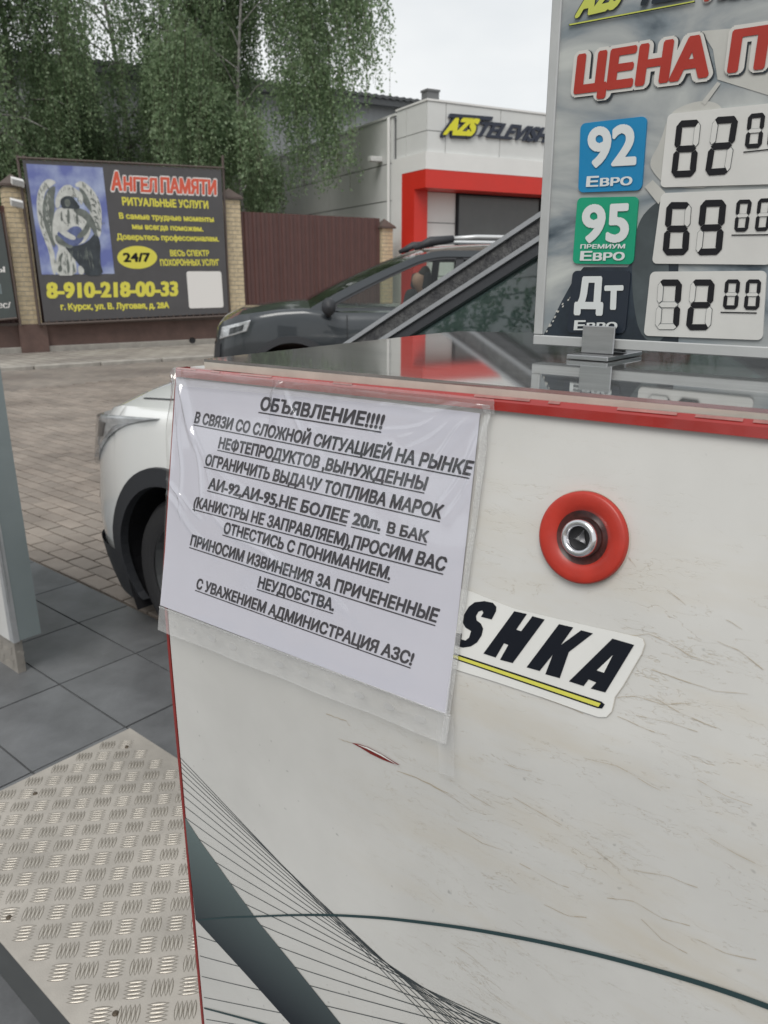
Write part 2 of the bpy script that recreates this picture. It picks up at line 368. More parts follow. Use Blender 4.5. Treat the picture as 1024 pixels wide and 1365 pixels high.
# ------------------------------------------------------------------ wall, posts, gate along the street
M['brick'] = mat('yellow_brick', (.62,.51,.34), .8, var=.25, vs=14, bump=.3, bs=60)
M['mortar'] = mat('mortar', (.42,.40,.36), .9)
M['brown'] = mat('brown_profiled_steel', (.105,.050,.045), .42, var=.12, vs=4)
M['plinth'] = mat('brown_plinth', (.13,.082,.07), .8, var=.25, vs=4, bump=.3, bs=30)
M['postcap'] = mat('cap_metal', (.10,.075,.065), .5)
fpl = Plane(GP, FN)
def fcoord(px, py, pl_=None):
    q = (pl_ or fpl).hit(px, py); d = q-GP; return d@FD, q[2]
wall = frame('boundary_wall', FP(-5.2, -.15, 0), FANG); tag(wall, 'low brown rendered wall on a concrete base running under the two billboards', 'wall')
m = MB(); m.box(-8, 5.62, -.12, .12, .12, .50); m.build('plinth', M['plinth'], wall)
m = MB(); m.box(-8, 5.62, -.19, .17, 0, .12); m.build('footing', M['concrete'], wall, bevel=.01)
for k in range(5):
    m = MB(); x0 = -8+2.72*k; m.box(x0+.004, x0+2.716, -.135, .135, .50, .55); m.build('coping', M['postcap'], wall)
m = WB(); q = fpl.hit(252, 453)+FN*.20; m.lathe([(.0,.0),(.05,.0),(.06,.015),(.06,-.03)], q, FN, 16); m.build('drain_pipe', M['dark'], wall)
def sheet(parent, x0, x1, z0, z1, y=0, pitch=.19):
    m = MB(); xs = []; x = x0
    while x < x1-1e-6:
        for dx, dy in ((0, 0), (.085, 0), (.105, .028), (.165, .028)): 
            if x+dx <= x1: xs.append((x+dx, dy))
        x += pitch
    xs.append((x1, xs[-1][1]))
    m.grid(lambda i, z: (xs[i][0], y-xs[i][1]+(.0), z), range(len(xs)), [z0, z1]); m.grid(lambda i, z: (xs[i][0], y-xs[i][1]+.004, z), range(len(xs)), [z0, z1], True)
    return m.build('profiled_sheet', M['brown'], parent)
for k in range(6):
    if k in (1,): pass
sheet(wall, 1.93, 5.60, .55, 2.55)
sheet(wall, -2.5, 1.55, .55, 2.55)
def post(s0, s1, top, label, base_z=0):
    w = s1-s0; r = frame('brick_post', FP((s0+s1)/2, -w/2, 0), FANG); tag(r, label, 'post', 'brick posts along the fence line')
    m = MB(); m.box(-w/2+.008, w/2-.008, -w/2+.008, w/2-.008, base_z, top); m.build('core', M['mortar'], r)
    bm_ = MB(); n = int((top-.5)/.083)
    for k in range(n):
        z = .52+k*.083; o = .5 if k % 2 else 0
        for face in range(4):
            c_, s_ = [(1,0),(0,1),(-1,0),(0,-1)][face]
            xs = [-w/2, -w/2+w*(.62 if o else .38), w/2]
            for xa, xb in zip(xs[:-1], xs[1:]):
                xa += .005; xb -= .005; pts = [(xa,-w/2-.0+random.uniform(-.002,.002)),(xb,-w/2),(xb,-w/2+.01),(xa,-w/2+.01)]
                pr = [(x*c_-y*s_, x*s_+y*c_) for x, y in pts]
                bm_.add([(x, y, z+.005) for x, y in pr]+[(x, y, z+.075) for x, y in pr], [(0,1,5,4),(1,2,6,5),(3,0,4,7),(4,5,6,7),(0,3,2,1)])
    tag(bm_.build('bricks', M['brick'], r), kind='stuff')
    m = MB(); m.box(-w/2-.05, w/2+.05, -w/2-.05, w/2+.05, top, top+.04); h = w/2+.05
    m.add([(-h,-h,top+.04),(h,-h,top+.04),(h,h,top+.04),(-h,h,top+.04),(0,0,top+.22)], [(0,1,4),(1,2,4),(2,3,4),(3,0,4)]); m.build('cap', M['postcap'], r)
    m = MB(); m.box(-w/2-.06, w/2+.06, -w/2-.06, w/2+.06, 0, .52); m.build('base', M['plinth'], r)
    return r
lp = post(-3.66, -3.30, 2.86, 'brick post between the two billboards, carrying the white floodlights')
post(.42, .76, 2.86, 'brick post between the angel billboard and the brown gate')
post(fcoord(510,300)[0], fcoord(524,300)[0], 2.42, 'brick post at the right end of the brown gate, beside the station building')
gate = frame('metal_gate', FP(.76, -.12, 0), FANG); tag(gate, 'tall dark brown gate of ribbed profiled steel sheets between two brick posts', 'gate')
GW = fcoord(510,300)[0]-.76
for k in range(4): sheet(gate, .02+k*(GW-.04)/4, .02+(k+1)*(GW-.04)/4+.0, .10, 2.64, y=-.004*(k % 2))
for z_ in (2.52, .3): m = MB(); m.box(.0, GW, .03, .07, z_, z_+.08); m.build('rail', M['brown'], gate)

# floodlights on the left post
for px, py, lb in ((21, 244, 'upper white floodlight on the brick post left of the angel billboard'), (20, 272, 'lower white floodlight on the brick post left of the angel billboard')):
    q = fpl.hit(px, py); r = frame('floodlight', q+FN*.02, FANG); tag(r, lb, 'floodlight', 'floodlights on the brick post')
    m = MB(); m.obox((0,-.16,0), (.10,0,-.02), (0,.035,.02), (0,-.02,.055)); m.build('housing', M['white_paint'], r, bevel=.012)
    m = MB(); m.obox((0,-.205,-.018), (.085,0,-.017), (0,.004,.0), (0,-.01,.04)); m.build('lens', M['alu'], r)
    m = MB(); m.tube([(0,0,0),(0,-.1,0),(0,-.14,0)], .012, 6); m.build('bracket', M['plastic'], r)

# ------------------------------------------------------------------ billboards
M['bb_bg'] = mat('billboard_dark_print', (.085,.082,.086), .5, var=.12, vs=3)
M['bb_yel'] = mat('billboard_yellow', (.72,.66,.09), .5)
M['bb_red'] = mat('billboard_red', (.68,.11,.06), .5)
M['bb_white'] = mat('billboard_white', (.78,.76,.74), .5)
def sky_print():
    m = mat('billboard_blue_sky_print', (.12,.16,.45), .5, var=.0); t = m.node_tree; p = t.nodes['Principled BSDF']; N = t.nodes.new
    tc = N('ShaderNodeTexCoord'); n = N('ShaderNodeTexNoise'); n.inputs['Scale'].default_value = 1.6; n.inputs['Detail'].default_value = 6; r = N('ShaderNodeValToRGB')
    r.color_ramp.elements[0].position = .42; r.color_ramp.elements[0].color = (.14,.17,.42,1); r.color_ramp.elements[1].position = .72; r.color_ramp.elements[1].color = (.55,.63,.78,1)
    t.links.new(tc.outputs['Object'], n.inputs[0]); t.links.new(n.outputs['Fac'], r.inputs[0]); t.links.new(r.outputs[0], p.inputs['Base Color']); return m
M['bb_sky'] = sky_print()
M['st_w'] = mat('statue_print_light', (.60,.61,.58), .5, var=.22, vs=9)
M['st_g'] = mat('statue_print_mid', (.17,.19,.175), .5, var=.45, vs=7)
M['st_d'] = mat('statue_print_dark', (.045,.055,.065), .5, var=.4, vs=6)
M['st_b'] = mat('statue_print_blue', (.12,.15,.30), .5, var=.4, vs=8)
bpl = Plane(GP+FN*.14, FN)
Z = lambda x, y: (x/3.012, 200+y/3.012)         # reading positions off a 3x enlargement of the billboard
bb = frame('billboard', bpl.hit(180, 430)*V(1,1,0), FANG); tag(bb, 'dark grey funeral services billboard with a winged angel picture and yellow phone number', 'billboard')
qs = [bpl.hit(*Z(90,38)), bpl.hit(*Z(888,78)), bpl.hit(*Z(918,655)), bpl.hit(*Z(180,690))]
def slab(c, n, th):
    m = WB(); m.prism([c[3], c[2], c[1], c[0]], -n*th); return m
slab(qs, FN, .012).build('banner', M['bb_bg'], bb)
def flat(polys, name, m, parent, plane, e, Zf=None):
    for pg in polys:
        w = WB(); pts = [plane.hit(*(Zf(*p) if Zf else p), e) for p in pg]; w.add(pts, [tuple(range(len(pts)))]); o = w.build(name, m, parent)
    return o
def smooth_poly(pts, k=3, closed=True):
    P_ = [np.array(p, float) for p in pts]
    for _ in range(k):
        o = []
        for i in range(len(P_)):
            a_, b_ = P_[i], P_[(i+1) % len(P_)]; o += [a_*.75+b_*.25, a_*.25+b_*.75]
        P_ = o
    return [tuple(p) for p in P_]
flat([[(105,55),(412,70),(460,497),(168,500)]], 'picture', M['bb_sky'], bb, bpl, .003, Z)
ZA = lambda x, y: (30+x/7.877, 215+y/7.877)
def ang(nm, mt_, e, *ps): flat([smooth_poly(p, 1) for p in ps], nm, M[mt_], bb, bpl, e, ZA)
for k, p in enumerate(([(280,180),(220,210),(170,290),(148,400),(150,520),(170,650),(220,800),(280,950),(300,1100),(325,1190),(352,1190),(345,1000),(300,850),(240,700),(215,550),(220,400),(250,300),(330,245),(355,215)], [(550,235),(620,200),(700,255),(780,350),(828,480),(835,620),(818,810),(775,770),(735,640),(700,520),(680,420),(640,330),(600,270),(560,268)])): ang('angel_wing_print', 'st_w', .005, p)
for p in ([(340,250),(270,290),(225,390),(208,500),(220,640),(260,760),(330,920),(350,870),(320,780),(318,640),(340,500),(330,400),(345,300)], [(585,268),(640,300),(685,370),(715,440),(735,560),(690,500),(640,440),(615,350)]): ang('angel_wing_print', 'st_g', .006, p)
for k in range(6): ang('angel_feather_print', 'st_g', .0065, [(700+12*k,400+62*k),(735+12*k,380+62*k),(760+10*k,420+62*k),(750+10*k,430+62*k),(728+12*k,402+62*k)])
ang('angel_robe_print', 'st_w', .007, [(400,480),(345,515),(318,620),(312,740),(330,850),(385,900),(355,1000),(335,1200),(575,1200),(560,1050),(520,950),(470,890),(640,870),(700,790),(722,690),(690,600),(640,540),(540,495)])
ang('angel_shadow_print', 'st_d', .008, [(430,880),(560,895),(680,850),(770,740),(822,850),(812,1050),(855,1200),(650,1200),(600,1090),(520,1000)])
ang('angel_shadow_print', 'st_g', .0085, [(520,495),(640,495),(745,590),(790,760),(770,800),(715,690),(640,590),(570,560)])
for p in ([(380,1010),(410,960),(430,960),(400,1060)], [(370,1110),(410,1080),(420,1150),(380,1170)], [(470,1000),(500,1100),(490,1190),(465,1100)], [(530,1050),(550,1120),(545,1190),(525,1130)]): ang('angel_fold_print', 'st_g', .0085, p)
ang('angel_fold_print', 'st_w', .0088, [(580,1110),(610,1090),(650,1140),(640,1190),(590,1185)])
ang('angel_arms_print', 'st_b', .009, [(355,730),(450,745),(520,685),(600,680),(645,760),(640,830),(560,895),(450,885),(390,840)])
ang('angel_hands_print', 'st_w', .0097, [(330,640),(370,630),(420,700),(500,760),(560,790),(555,830),(480,815),(390,750),(345,700)])
ang('angel_hands_print', 'st_g', .0098, [(690,600),(715,680),(680,760),(610,815),(560,800),(590,760),(650,700)])
ang('angel_robe_shade_print', 'st_g', .0091, [(340,760),(400,800),(470,870),(540,890),(500,920),(420,890),(350,850)])
for p in ([(470,500),(490,500),(500,620),(480,680),(465,600)], [(400,530),(415,520),(420,640),(400,620)], [(560,540),(580,540),(585,650),(565,670)]): ang('angel_fold_print', 'st_g', .0089, p)
ang('angel_veil_print', 'st_w', .010, [(400,285),(450,245),(520,250),(545,320),(585,400),(620,470),(640,400),(620,330),(570,300),(540,270),(520,370),(440,370),(395,400),(395,480),(350,500),(340,420),(362,350)])
ang('angel_veil_print', 'st_w', .0102, [(395,300),(450,248),(520,255),(535,330),(510,375),(440,375),(395,390),(375,350)])
ang('angel_face_print', 'st_d', .011, [(398,400),(450,362),(520,368),(565,420),(610,490),(560,505),(480,492),(420,498),(400,450)])
ang('angel_face_print', 'st_g', .012, [(445,400),(490,395),(505,440),(485,480),(455,475),(440,440)])
g_ = np.random.default_rng(2)
def strokes(n, path, wpath, nm, mt_, e, ln, wd, dirn):
    w = WB()
    for _ in range(n):
        f = g_.uniform(0, 1); i = f*(len(path)-1); k = min(int(i), len(path)-2); c = np.array(path[k])*(1-i+k)+np.array(path[k+1])*(i-k)+np.array([g_.normal(0, wpath), g_.normal(0, wpath*.6)])
        d = np.array(dirn)*ln*g_.uniform(.5, 1.2)+g_.normal(0, ln*.12, 2); q = np.array([-d[1], d[0]])/np.linalg.norm(d)*wd*g_.uniform(.5, 1.2)
        w.add([bpl.hit(*ZA(*p), e) for p in (c-d, c+q, c+d, c-q)], [(0,1,2,3)])
    tag(w.build(nm, M[mt_], bb), kind='stuff')
strokes(34, [(250,240),(185,350),(175,520),(215,700),(290,900),(325,1120)], 14, 'angel_feather_print', 'st_g', .0066, 34, 5, (.25,1))
strokes(34, [(640,250),(740,340),(795,470),(805,620),(790,740)], 18, 'angel_feather_print', 'st_g', .0066, 34, 6, (.3,1))
strokes(22, [(280,300),(262,500),(300,760)], 14, 'angel_feather_print', 'st_w', .0068, 30, 3.5, (.2,1))
strokes(26, [(400,1000),(400,1150),(500,1150),(480,960)], 26, 'angel_fold_print', 'st_g', .0089, 46, 5, (.1,1))
strokes(20, [(400,560),(480,640),(600,620),(520,560)], 34, 'angel_fold_print', 'st_g', .0089, 34, 4, (.35,1))
strokes(14, [(560,1000),(640,1000),(700,950),(740,1080)], 24, 'angel_fold_print', 'st_g', .0089, 60, 5, (.15,1))
strokes(12, [(400,320),(450,280),(520,300),(580,380),(610,440)], 12, 'angel_veil_print', 'st_g', .0104, 24, 4, (.3,1))
def bt(s, x0, y0, x1, y1, h, m, bold=.035, e=.004, name='printed_line', rows=16, sk=4):
    return text(s, name, bpl, Z(x0, y0), Z(x1, y1), Z(x0-sk, y0-h), m, bb, bold, e, rows)
for mt_, ex, e in ((M['bb_white'], .055, .003), (M['bb_red'], 0, .005)):
    for s, x0, y0, x1, y1, h in (('А', 446, 166, 492, 168, 80), ('НГЕЛ', 496, 168, 632, 174, 62), ('ПАМЯТИ', 645, 175, 870, 184, 66)):
        text(s, 'heading', bpl, Z(x0-ex*60, y0+ex*60), Z(x1+ex*60, y1+ex*60), Z(x0-ex*60-2, y0-h-ex*60), mt_, bb, .06+ex, e, 20)
bt('РИТУАЛЬНЫЕ УСЛУГИ', 492, 222, 838, 236, 33, M['bb_yel'], .05)
bt('В самые трудные моменты', 480, 276, 860, 290, 24, M['bb_yel'], .045)
bt('мы всегда поможем.', 532, 318, 818, 328, 24, M['bb_yel'], .045)
bt('Доверьтесь профессионалам.', 470, 360, 880, 368, 24, M['bb_yel'], .045)
flat([[(551+80*math.cos(t), 431+46*math.sin(t)) for t in np.linspace(0, 2*math.pi, 40)[:-1]]], 'oval', M['bb_yel'], bb, bpl, .003, Z)
bt('24/7', 496, 450, 606, 449, 38, M['ink'], .045, .005)
bt('ВЕСЬ СПЕКТР', 685, 426, 842, 426, 24, M['bb_yel'], .045)
bt('ПОХОРОННЫХ УСЛУГ', 645, 465, 882, 464, 26, M['bb_yel'], .045)
bt('8-910-218-00-33', 188, 598, 716, 588, 68, M['bb_yel'], .06, rows=22)
bt('г. Курск, ул. В. Луговая, д. 28А', 245, 643, 680, 635, 26, M['bb_yel'], .05)
c = [bpl.hit(*Z(*q), .003) for q in ((748,487),(888,487),(898,632),(760,636))]
rrect(bil(c), .06, 1, .002, FN).build('white_card', M['bb_white'], bb)
for x, x2 in ((98, 190), (898, 925), (72, 160)):
    m = WB(); q0 = bpl.hit(*Z(x, 20))-FN*.05; q1 = bpl.hit(*Z(x2, 690))-FN*.05; m.tube([q0, q1*V(1,1,0)+V(0,0,.5)], .025, 6); m.build('frame_upright', M['postcap'], bb)
m = WB(); m.tube([bpl.hit(*Z(70,30)), bpl.hit(*Z(900,72))], .02, 6); m.build('frame_rail', M['postcap'], bb)
m = WB(); m.tube([bpl.hit(*Z(165,700)), bpl.hit(*Z(930,665))], .025, 6); m.build('frame_rail', M['postcap'], bb)
m = WB()
for k in range(26):
    f = (k+.5)/26
    for c0, c1 in ((qs[0], qs[1]), (qs[3], qs[2])): m.obox(c0*(1-f)+c1*f+FN*.004, FD*.012, FN*.003, V(0,0,.02))
tag(m.build('cable_ties', M['postcap'], bb), kind='stuff')
b2 = frame('billboard', bpl.hit(0, 430)*V(1,1,0), FANG); tag(b2, 'dark green billboard cut off by the left edge of the picture', 'billboard')
M['bb2'] = mat('billboard_green_print', (.055,.06,.062), .45, var=.4, vs=1.5, var2=(.08,.10,.095))
c = [bpl.hit(-260, 262), bpl.hit(1, 283), bpl.hit(23, 424), bpl.hit(-240, 450)]
slab(c, FN, .012).build('banner', M['bb2'], b2)
text('Ы', 'printed_line', bpl, (-5, 363.5), (7, 363.5), (-5.5, 355.5), M['bb_white'], b2, .04, .003, 14)
text('мес/', 'printed_line', bpl, (-12, 411), (14.5, 411), (-12.5, 402), M['bb_white'], b2, .03, .003, 14)
m = WB(); m.tube([c[0], c[1]], .02, 6); m.build('frame_rail', M['postcap'], b2); m = WB(); m.tube([c[3], c[2]], .02, 6); m.build('frame_rail', M['postcap'], b2)
m = WB(); m.tube([c[1]+FD*.04, c[2]*V(1,1,0)+FD*.04+V(0,0,.5)], .02, 6); m.build('frame_upright', M['postcap'], b2)

# ------------------------------------------------------------------ station building
OUT = -vpdir(-75); E1 = V(-OUT[1], OUT[0], 0); r_ = ray(528, 300); q_ = r_*((GP-V(0,0,H))@V(-FD[1], FD[0], 0))/(r_@V(-FD[1], FD[0], 0)); C0 = q_*1.03; C0[2] = 0
BA = math.atan2(E1[1], E1[0])
bd = frame('station_building', C0, BA); tag(bd, 'white panelled filling station building with a red framed entrance and grey shopfront', 'building')
def BW(s, t, z): return C0+E1*s+OUT*t+V(0, 0, z)
M['panel'] = mat('composite_panel', (.66,.67,.66), .42, var=.06, vs=1.2)
M['panel_w'] = mat('white_panel', (.76,.76,.745), .42, var=.05, vs=1.2)
M['joint'] = mat('panel_joint', (.15,.155,.16), .7)
M['bred'] = mat('red_panel', (.62,.030,.018), .38, var=.05, vs=2)
TP = 1.35; SW = 9.0
def bbox(name, s0, s1, t0, t1, z0, z1, mt_, bev=0):
    m = MB(); m.box(s0, s1, -t1, -t0, z0, z1); return m.build(name, mt_, bd, bevel=bev, seg=1)
bbox('core', .03, SW, -11, .70, 0, 4.85, M['joint'])
bbox('core', SW, 13, -11, .66, 0, 4.85, M['panel'])
bbox('core', .03, SW-.03, .70, TP-.03, 3.66, 4.93, M['joint'])
# side wall cladding panels (rows cut by the seams seen in the photo)
for z0, z1 in ((0, 1.5), (1.5, 3.10), (3.10, 3.92), (3.92, 4.90)):
    for k in range(3): bbox('wall_panel', 0, .03, -.12-3.6*(k+1)+.012, -.12-3.6*k-.012, z0+.012, z1-.012, M['panel'])
bbox('parapet_cap', -.03, .06, -11, -.0, 4.90, 4.95, M['panel'])
# signage band
jt = [(0, .48), (.48, 1.96), (1.96, 3.44), (3.44, 4.92), (4.92, 6.4), (6.4, 7.9), (7.9, SW)]
for s0, s1 in jt:
    for z0, z1 in ((3.97, 4.40), (4.40, 4.98)): bbox('sign_band_panel', s0+.008, s1-.008, TP-.03, TP, z0+.008, z1-.008, M['panel'])
for t0, t1 in ((-.0, .45), (.45, TP-.03)):
    for z0, z1 in ((3.97, 4.40), (4.40, 4.98)): bbox('sign_band_panel', 0, .03, t0+.008, t1-.008, z0+.008, z1-.008, M['panel'])
bbox('parapet_cap', -.02, SW+.02, -.02, TP+.02, 4.98, 5.02, M['panel_w'])
bbox('fascia', -.06, SW+.06, -.10, TP+.06, 3.62, 3.97, M['panel_w'])
bbox('red_band', -.055, SW+.055, .36, TP+.055, 3.24, 3.62, M['bred'])
bbox('red_column', -.055, .30, .36, .93, 0, 3.24, M['bred'])
bbox('white_column', -.06, .30, -.10, .36, 0, 3.62, M['panel_w'])
bbox('red_column', SW-.4, SW+.055, .36, .93, 0, 3.24, M['bred'])
rpl = Plane(BW(0, .72, 0), OUT)
def bc(px, py): q = rpl.hit(px, py); d = q-C0; return d@E1, q[2]
w0, w1 = bc(608, 300)[0], bc(716, 300)[0]; wt = bc(650, 259)[1]; sz = bc(580, 297)[1]
for z0, z1 in ((0, sz-1.2), (sz-1.2, sz), (sz, 3.24)): bbox('wall_panel', .30, w0-.03, .70, .72, z0+.01, z1-.01, M['panel_w'])
bbox('wall_panel', w0-.03, SW-.4, .70, .715, wt+.02, 3.24, M['panel_w'])
M['shutter'] = mat('grey_shopfront_glass', (.085,.088,.088), .22, var=.15, vs=1.5, coat=.3)
wn = bbox('window', w0, w1+.1, .70, .735, .4, wt, M['shutter']); sub(wn)
for x in (w0, w1+.05):
    m = MB(); m.box(x-.02, x+.04, -.77, -.735, .4, wt); o = m.build('frame', M['ink'], wn)
m = MB(); m.box(w0, w1+.1, -.77, -.735, wt-.05, wt); m.build('frame', M['ink'], wn)
wn2 = bbox('window', w1+.35, SW-.7, .70, .735, .1, wt, M['shutter'])
bbox('roof_vent', .12, .42, .9, 1.15, 5.02, 5.22, M['joint']); bbox('roof_vent', .10, .44, .88, 1.17, 5.22, 5.26, M['joint'])
m = WB(); m.tube([BW(-.05, -.28, 4.9), BW(-.05, -.28, 2.4)], .04, 8); m.build('downpipe', M['panel_w'], bd)
q = Plane(C0, -E1).hit(508, 213); d_ = (q-C0)@OUT
m = WB(); m.obox(BW(-.16, d_, q[2]), E1*.16, OUT*.10, V(0,0,.06)); m.build('outdoor_lamp', M['white_paint'], bd, bevel=.02)
# letters
M['sgn_y'] = mat('sign_letter_yellow', (.72,.68,.03), .35); M['sgn_d'] = mat('sign_letter_dark_blue', (.018,.024,.045), .35)
spn = Plane(BW(0, TP, 0), OUT); Z7 = lambda x, y: (360+x/2.695, 100+y/2.695)
sg = frame('station_sign', spn.hit(640, 190), BA); tag(sg, 'raised yellow and dark blue lettering on the upper band of the station building', 'sign')
text('AZS', 'letter_backing', spn, Z7(606,224), Z7(728,230), Z7(638,144), M['sgn_d'], sg, .12, .06, 18, depth=.05)
text('AZS', 'letters', spn, Z7(614,218), Z7(722,223), Z7(645,151), M['sgn_y'], sg, .075, .075, 24, depth=.02)
text('TELEVISHKA', 'letters', spn, Z7(727,223), Z7(1062,254), Z7(760,166), M['sgn_d'], sg, .05, .05, 20, depth=.03)
m = WB(); m.prism([spn.hit(*Z7(*p), .075) for p in ((643,140),(796,152),(790,166),(638,154))][::-1], -OUT*.07); m.build('bar', M['sgn_d'], sg)

# ------------------------------------------------------------------ grey hall behind
M['barn'] = mat('grey_blue_hall_wall', (.36,.375,.385), .6, var=.1, vs=1, stretch=(6,6,.3)); M['roofm'] = mat('dark_corrugated_roof', (.075,.08,.085), .5)
r_ = ray(540, 135); dq = V(0,0,H)+r_*(31/r_[1]); hz = dq[2]; dq[2] = 0
hall = frame('hall', dq, BA); tag(hall, 'long grey hall with a dark corrugated roof edge behind the birches', 'building')
m = MB(); m.box(-42, 14, 0, 16, 0, hz-.12); m.build('wall', M['barn'], hall)
m = MB(); xs = np.arange(-43, 15, .14)
m.grid(lambda i, k: (xs[i], (-.45, 16.4)[k], hz+(0, 2.2)[k]+(.035 if i % 2 else -.01)), range(len(xs)), [0, 1])
m.grid(lambda i, k: (xs[i], -.45+.003*k, hz+(.035 if i % 2 else -.01)-(.10)*k), range(len(xs)), [0, 1]); rf = m.build('roof', M['roofm'], hall); sub(rf)
m = MB(); m.box(-43, 15, -.40, -.30, hz-.30, hz-.09); m.build('gutter', M['roofm'], rf)
for k in range(9):
    m = MB(); m.box(-40+6*k, -40+6*k+.15, -.04, 0, 0, hz-.12); m.build('wall_seam', M['barn'], hall)

# ================================================================== TREES
def leaf_mat(name, c0, c1):
    m = bpy.data.materials.new(name); m.use_nodes = True; t = m.node_tree; p = t.nodes['Principled BSDF']; N = t.nodes.new
    g_ = N('ShaderNodeNewGeometry'); r = N('ShaderNodeValToRGB'); r.color_ramp.elements[0].color = c0+(1,); r.color_ramp.elements[1].color = c1+(1,)
    t.links.new(g_.outputs['Random Per Island'], r.inputs[0]); t.links.new(r.outputs[0], p.inputs['Base Color']); p.inputs['Roughness'].default_value = .5
    tl = N('ShaderNodeBsdfTranslucent'); t.links.new(r.outputs[0], tl.inputs['Color']); ms = N('ShaderNodeMixShader'); ms.inputs[0].default_value = .5
    t.links.new(p.outputs[0], ms.inputs[1]); t.links.new(tl.outputs[0], ms.inputs[2]); t.links.new(ms.outputs[0], t.nodes['Material Output'].inputs[0]); return m
M['leaf'] = leaf_mat('birch_leaf', (.19,.28,.155), (.31,.41,.24))
def bark():
    m = mat('birch_bark', (.36,.35,.33), .8, var=.5, vs=3, stretch=(1,1,3), var2=(.10,.095,.09), bump=.5, bs=20); return m
M['bark'] = bark(); M['twig'] = mat('twig', (.07,.055,.04), .8)
def birch(x, y, h, rad, nstr, label, lean=0, trunk_r=.14, low=2.2, seed=1, lsz=.058, dens=.038, group='weeping birches behind the fence', bot=2.6, skirt=1.0):
    g = np.random.default_rng(seed); r = frame('birch_tree', V(x, y, 0)); tag(r, label, 'tree', group)
    def tp(z): return V(lean*z+.25*math.sin(z*.45+seed)*min(1, z/4), .15*math.sin(z*.6+seed*2), z)
    m = MB(); zs = np.linspace(0, h, 14); m.tube([tp(z) for z in zs], [trunk_r*(1-.88*z/h) for z in zs], 9); m.build('trunk', M['bark'], r, smooth=True)
    lm = MB(); tips = []
    nl = 26
    for k in range(nl):
        z0 = low+(h-low-1)*(k+.5)/nl; az = g.uniform(0, 2*math.pi); ln = rad*g.uniform(.75, 1.1)*min(1, skirt+(1-skirt)*max(0, z0-3.5)/3.0)*(1 if z0 < h*.6 else 1.25-(z0/h)*.75); b0 = tp(z0)
        pts = [b0]; 
        for i in range(1, 6):
            f = i/5; pts.append(b0+V(math.cos(az)*ln*f, math.sin(az)*ln*f, ln*(.95*f-.75*f*f)+g.normal(0,.05)))
        lm.tube(pts, [trunk_r*.32*(1-.85*f/5) for f in range(6)], 5, False); tips.append(pts)
    lm.build('limbs', M['bark'], r, smooth=True)
    tw = MB(); LV = []
    for k in range(nstr):
        pts = tips[g.integers(nl)]; f = g.uniform(.15, 1)**.7*5; i = min(4, int(f)); p = pts[i]*(1-(f-i))+pts[i+1]*(f-i)+g.normal(0, .16, 3)
        ln = g.uniform(1.0, 3.6)
        if p[2]-ln < bot: ln = max(.5, p[2]-bot-g.uniform(0, .8))
        dr = unit(V(*(p[:2]-tp(p[2])[:2]), 0)+V(1e-3,0,0)); n = max(3, int(ln/.3)); w0 = g.uniform(0, 6); sp = []
        for j in range(n+1):
            f = j/n; sp.append(p+dr*(.30*math.sin(f*1.6))+V(.04*math.sin(w0+f*4), .04*math.cos(w0+f*3), -ln*f))
        if k % 2 == 0: tw.tube(sp, .004, 3, False)
        nl2 = int(ln/dens); fs = np.sort(g.uniform(0, 1, nl2))*n; i0 = np.minimum(fs.astype(int), n-1); S = np.array(sp)
        c = S[i0]+(S[i0+1]-S[i0])*(fs-i0)[:, None]+g.normal(0, .055, (nl2, 3)); LV.append(c)
    tw.build('twigs', M['twig'], r)['kind'] = 'stuff'
    c = np.concatenate(LV); n = len(c)
    d1 = g.normal(0, 1, (n, 3))+np.array([0,0,-1.0]); d1 /= np.linalg.norm(d1, axis=1)[:, None]; d2 = np.cross(d1, g.normal(0, 1, (n, 3))); d2 /= np.linalg.norm(d2, axis=1)[:, None]
    s = (lsz*g.uniform(.7, 1.3, n))[:, None]
    v = np.stack([c-d1*s*.65, c+d2*s*.42, c+d1*s*.65, c-d2*s*.42], 1).reshape(-1, 3)
    me = bpy.data.meshes.new('crown'); me.vertices.add(4*n); me.vertices.foreach_set('co', v.ravel()); me.loops.add(4*n); me.loops.foreach_set('vertex_index', np.arange(4*n)); me.polygons.add(n); me.polygons.foreach_set('loop_start', np.arange(0, 4*n, 4)); me.update(); me.validate()
    me.materials.append(M['leaf']); o = bpy.data.objects.new('crown', me); C.objects.link(o); o.parent = r; o['kind'] = 'stuff'
    return r
def tx(px, Y): return (px-512)/FPX*Y*1.0457*1.0
birch(tx(8, 19), 19, 13, 2.3, 1500, 'birch with the thickest grey trunk at the left edge of the picture', trunk_r=.24, seed=3, low=2.5, bot=3.0)
birch(tx(70, 20.5), 20.5, 12.5, 2.2, 1500, 'dense weeping birch above the left half of the angel billboard', trunk_r=.12, seed=5, lean=.01, bot=3.0)
birch(tx(150, 24), 24, 8.2, 1.9, 1300, 'birch behind the angel picture of the billboard, hanging low against the hall', trunk_r=.10, seed=8, bot=2.6)
birch(tx(203, 23), 23, 14, 1.9, 380, 'thin white birch trunk forking against the sky above the billboard', trunk_r=.09, seed=12, low=4.2, bot=3.5)
birch(tx(352, 20.6), 20.6, 15, 3.3, 3000, 'full weeping birch hanging over the brown gate next to the station building', trunk_r=.05, seed=22, bot=3.2, skirt=.58)
birch(tx(300, 23), 23, 12.5, 1.8, 1100, 'birch between the billboard and the brown gate, just behind the front row', trunk_r=.11, seed=34, low=2.5, bot=2.8)
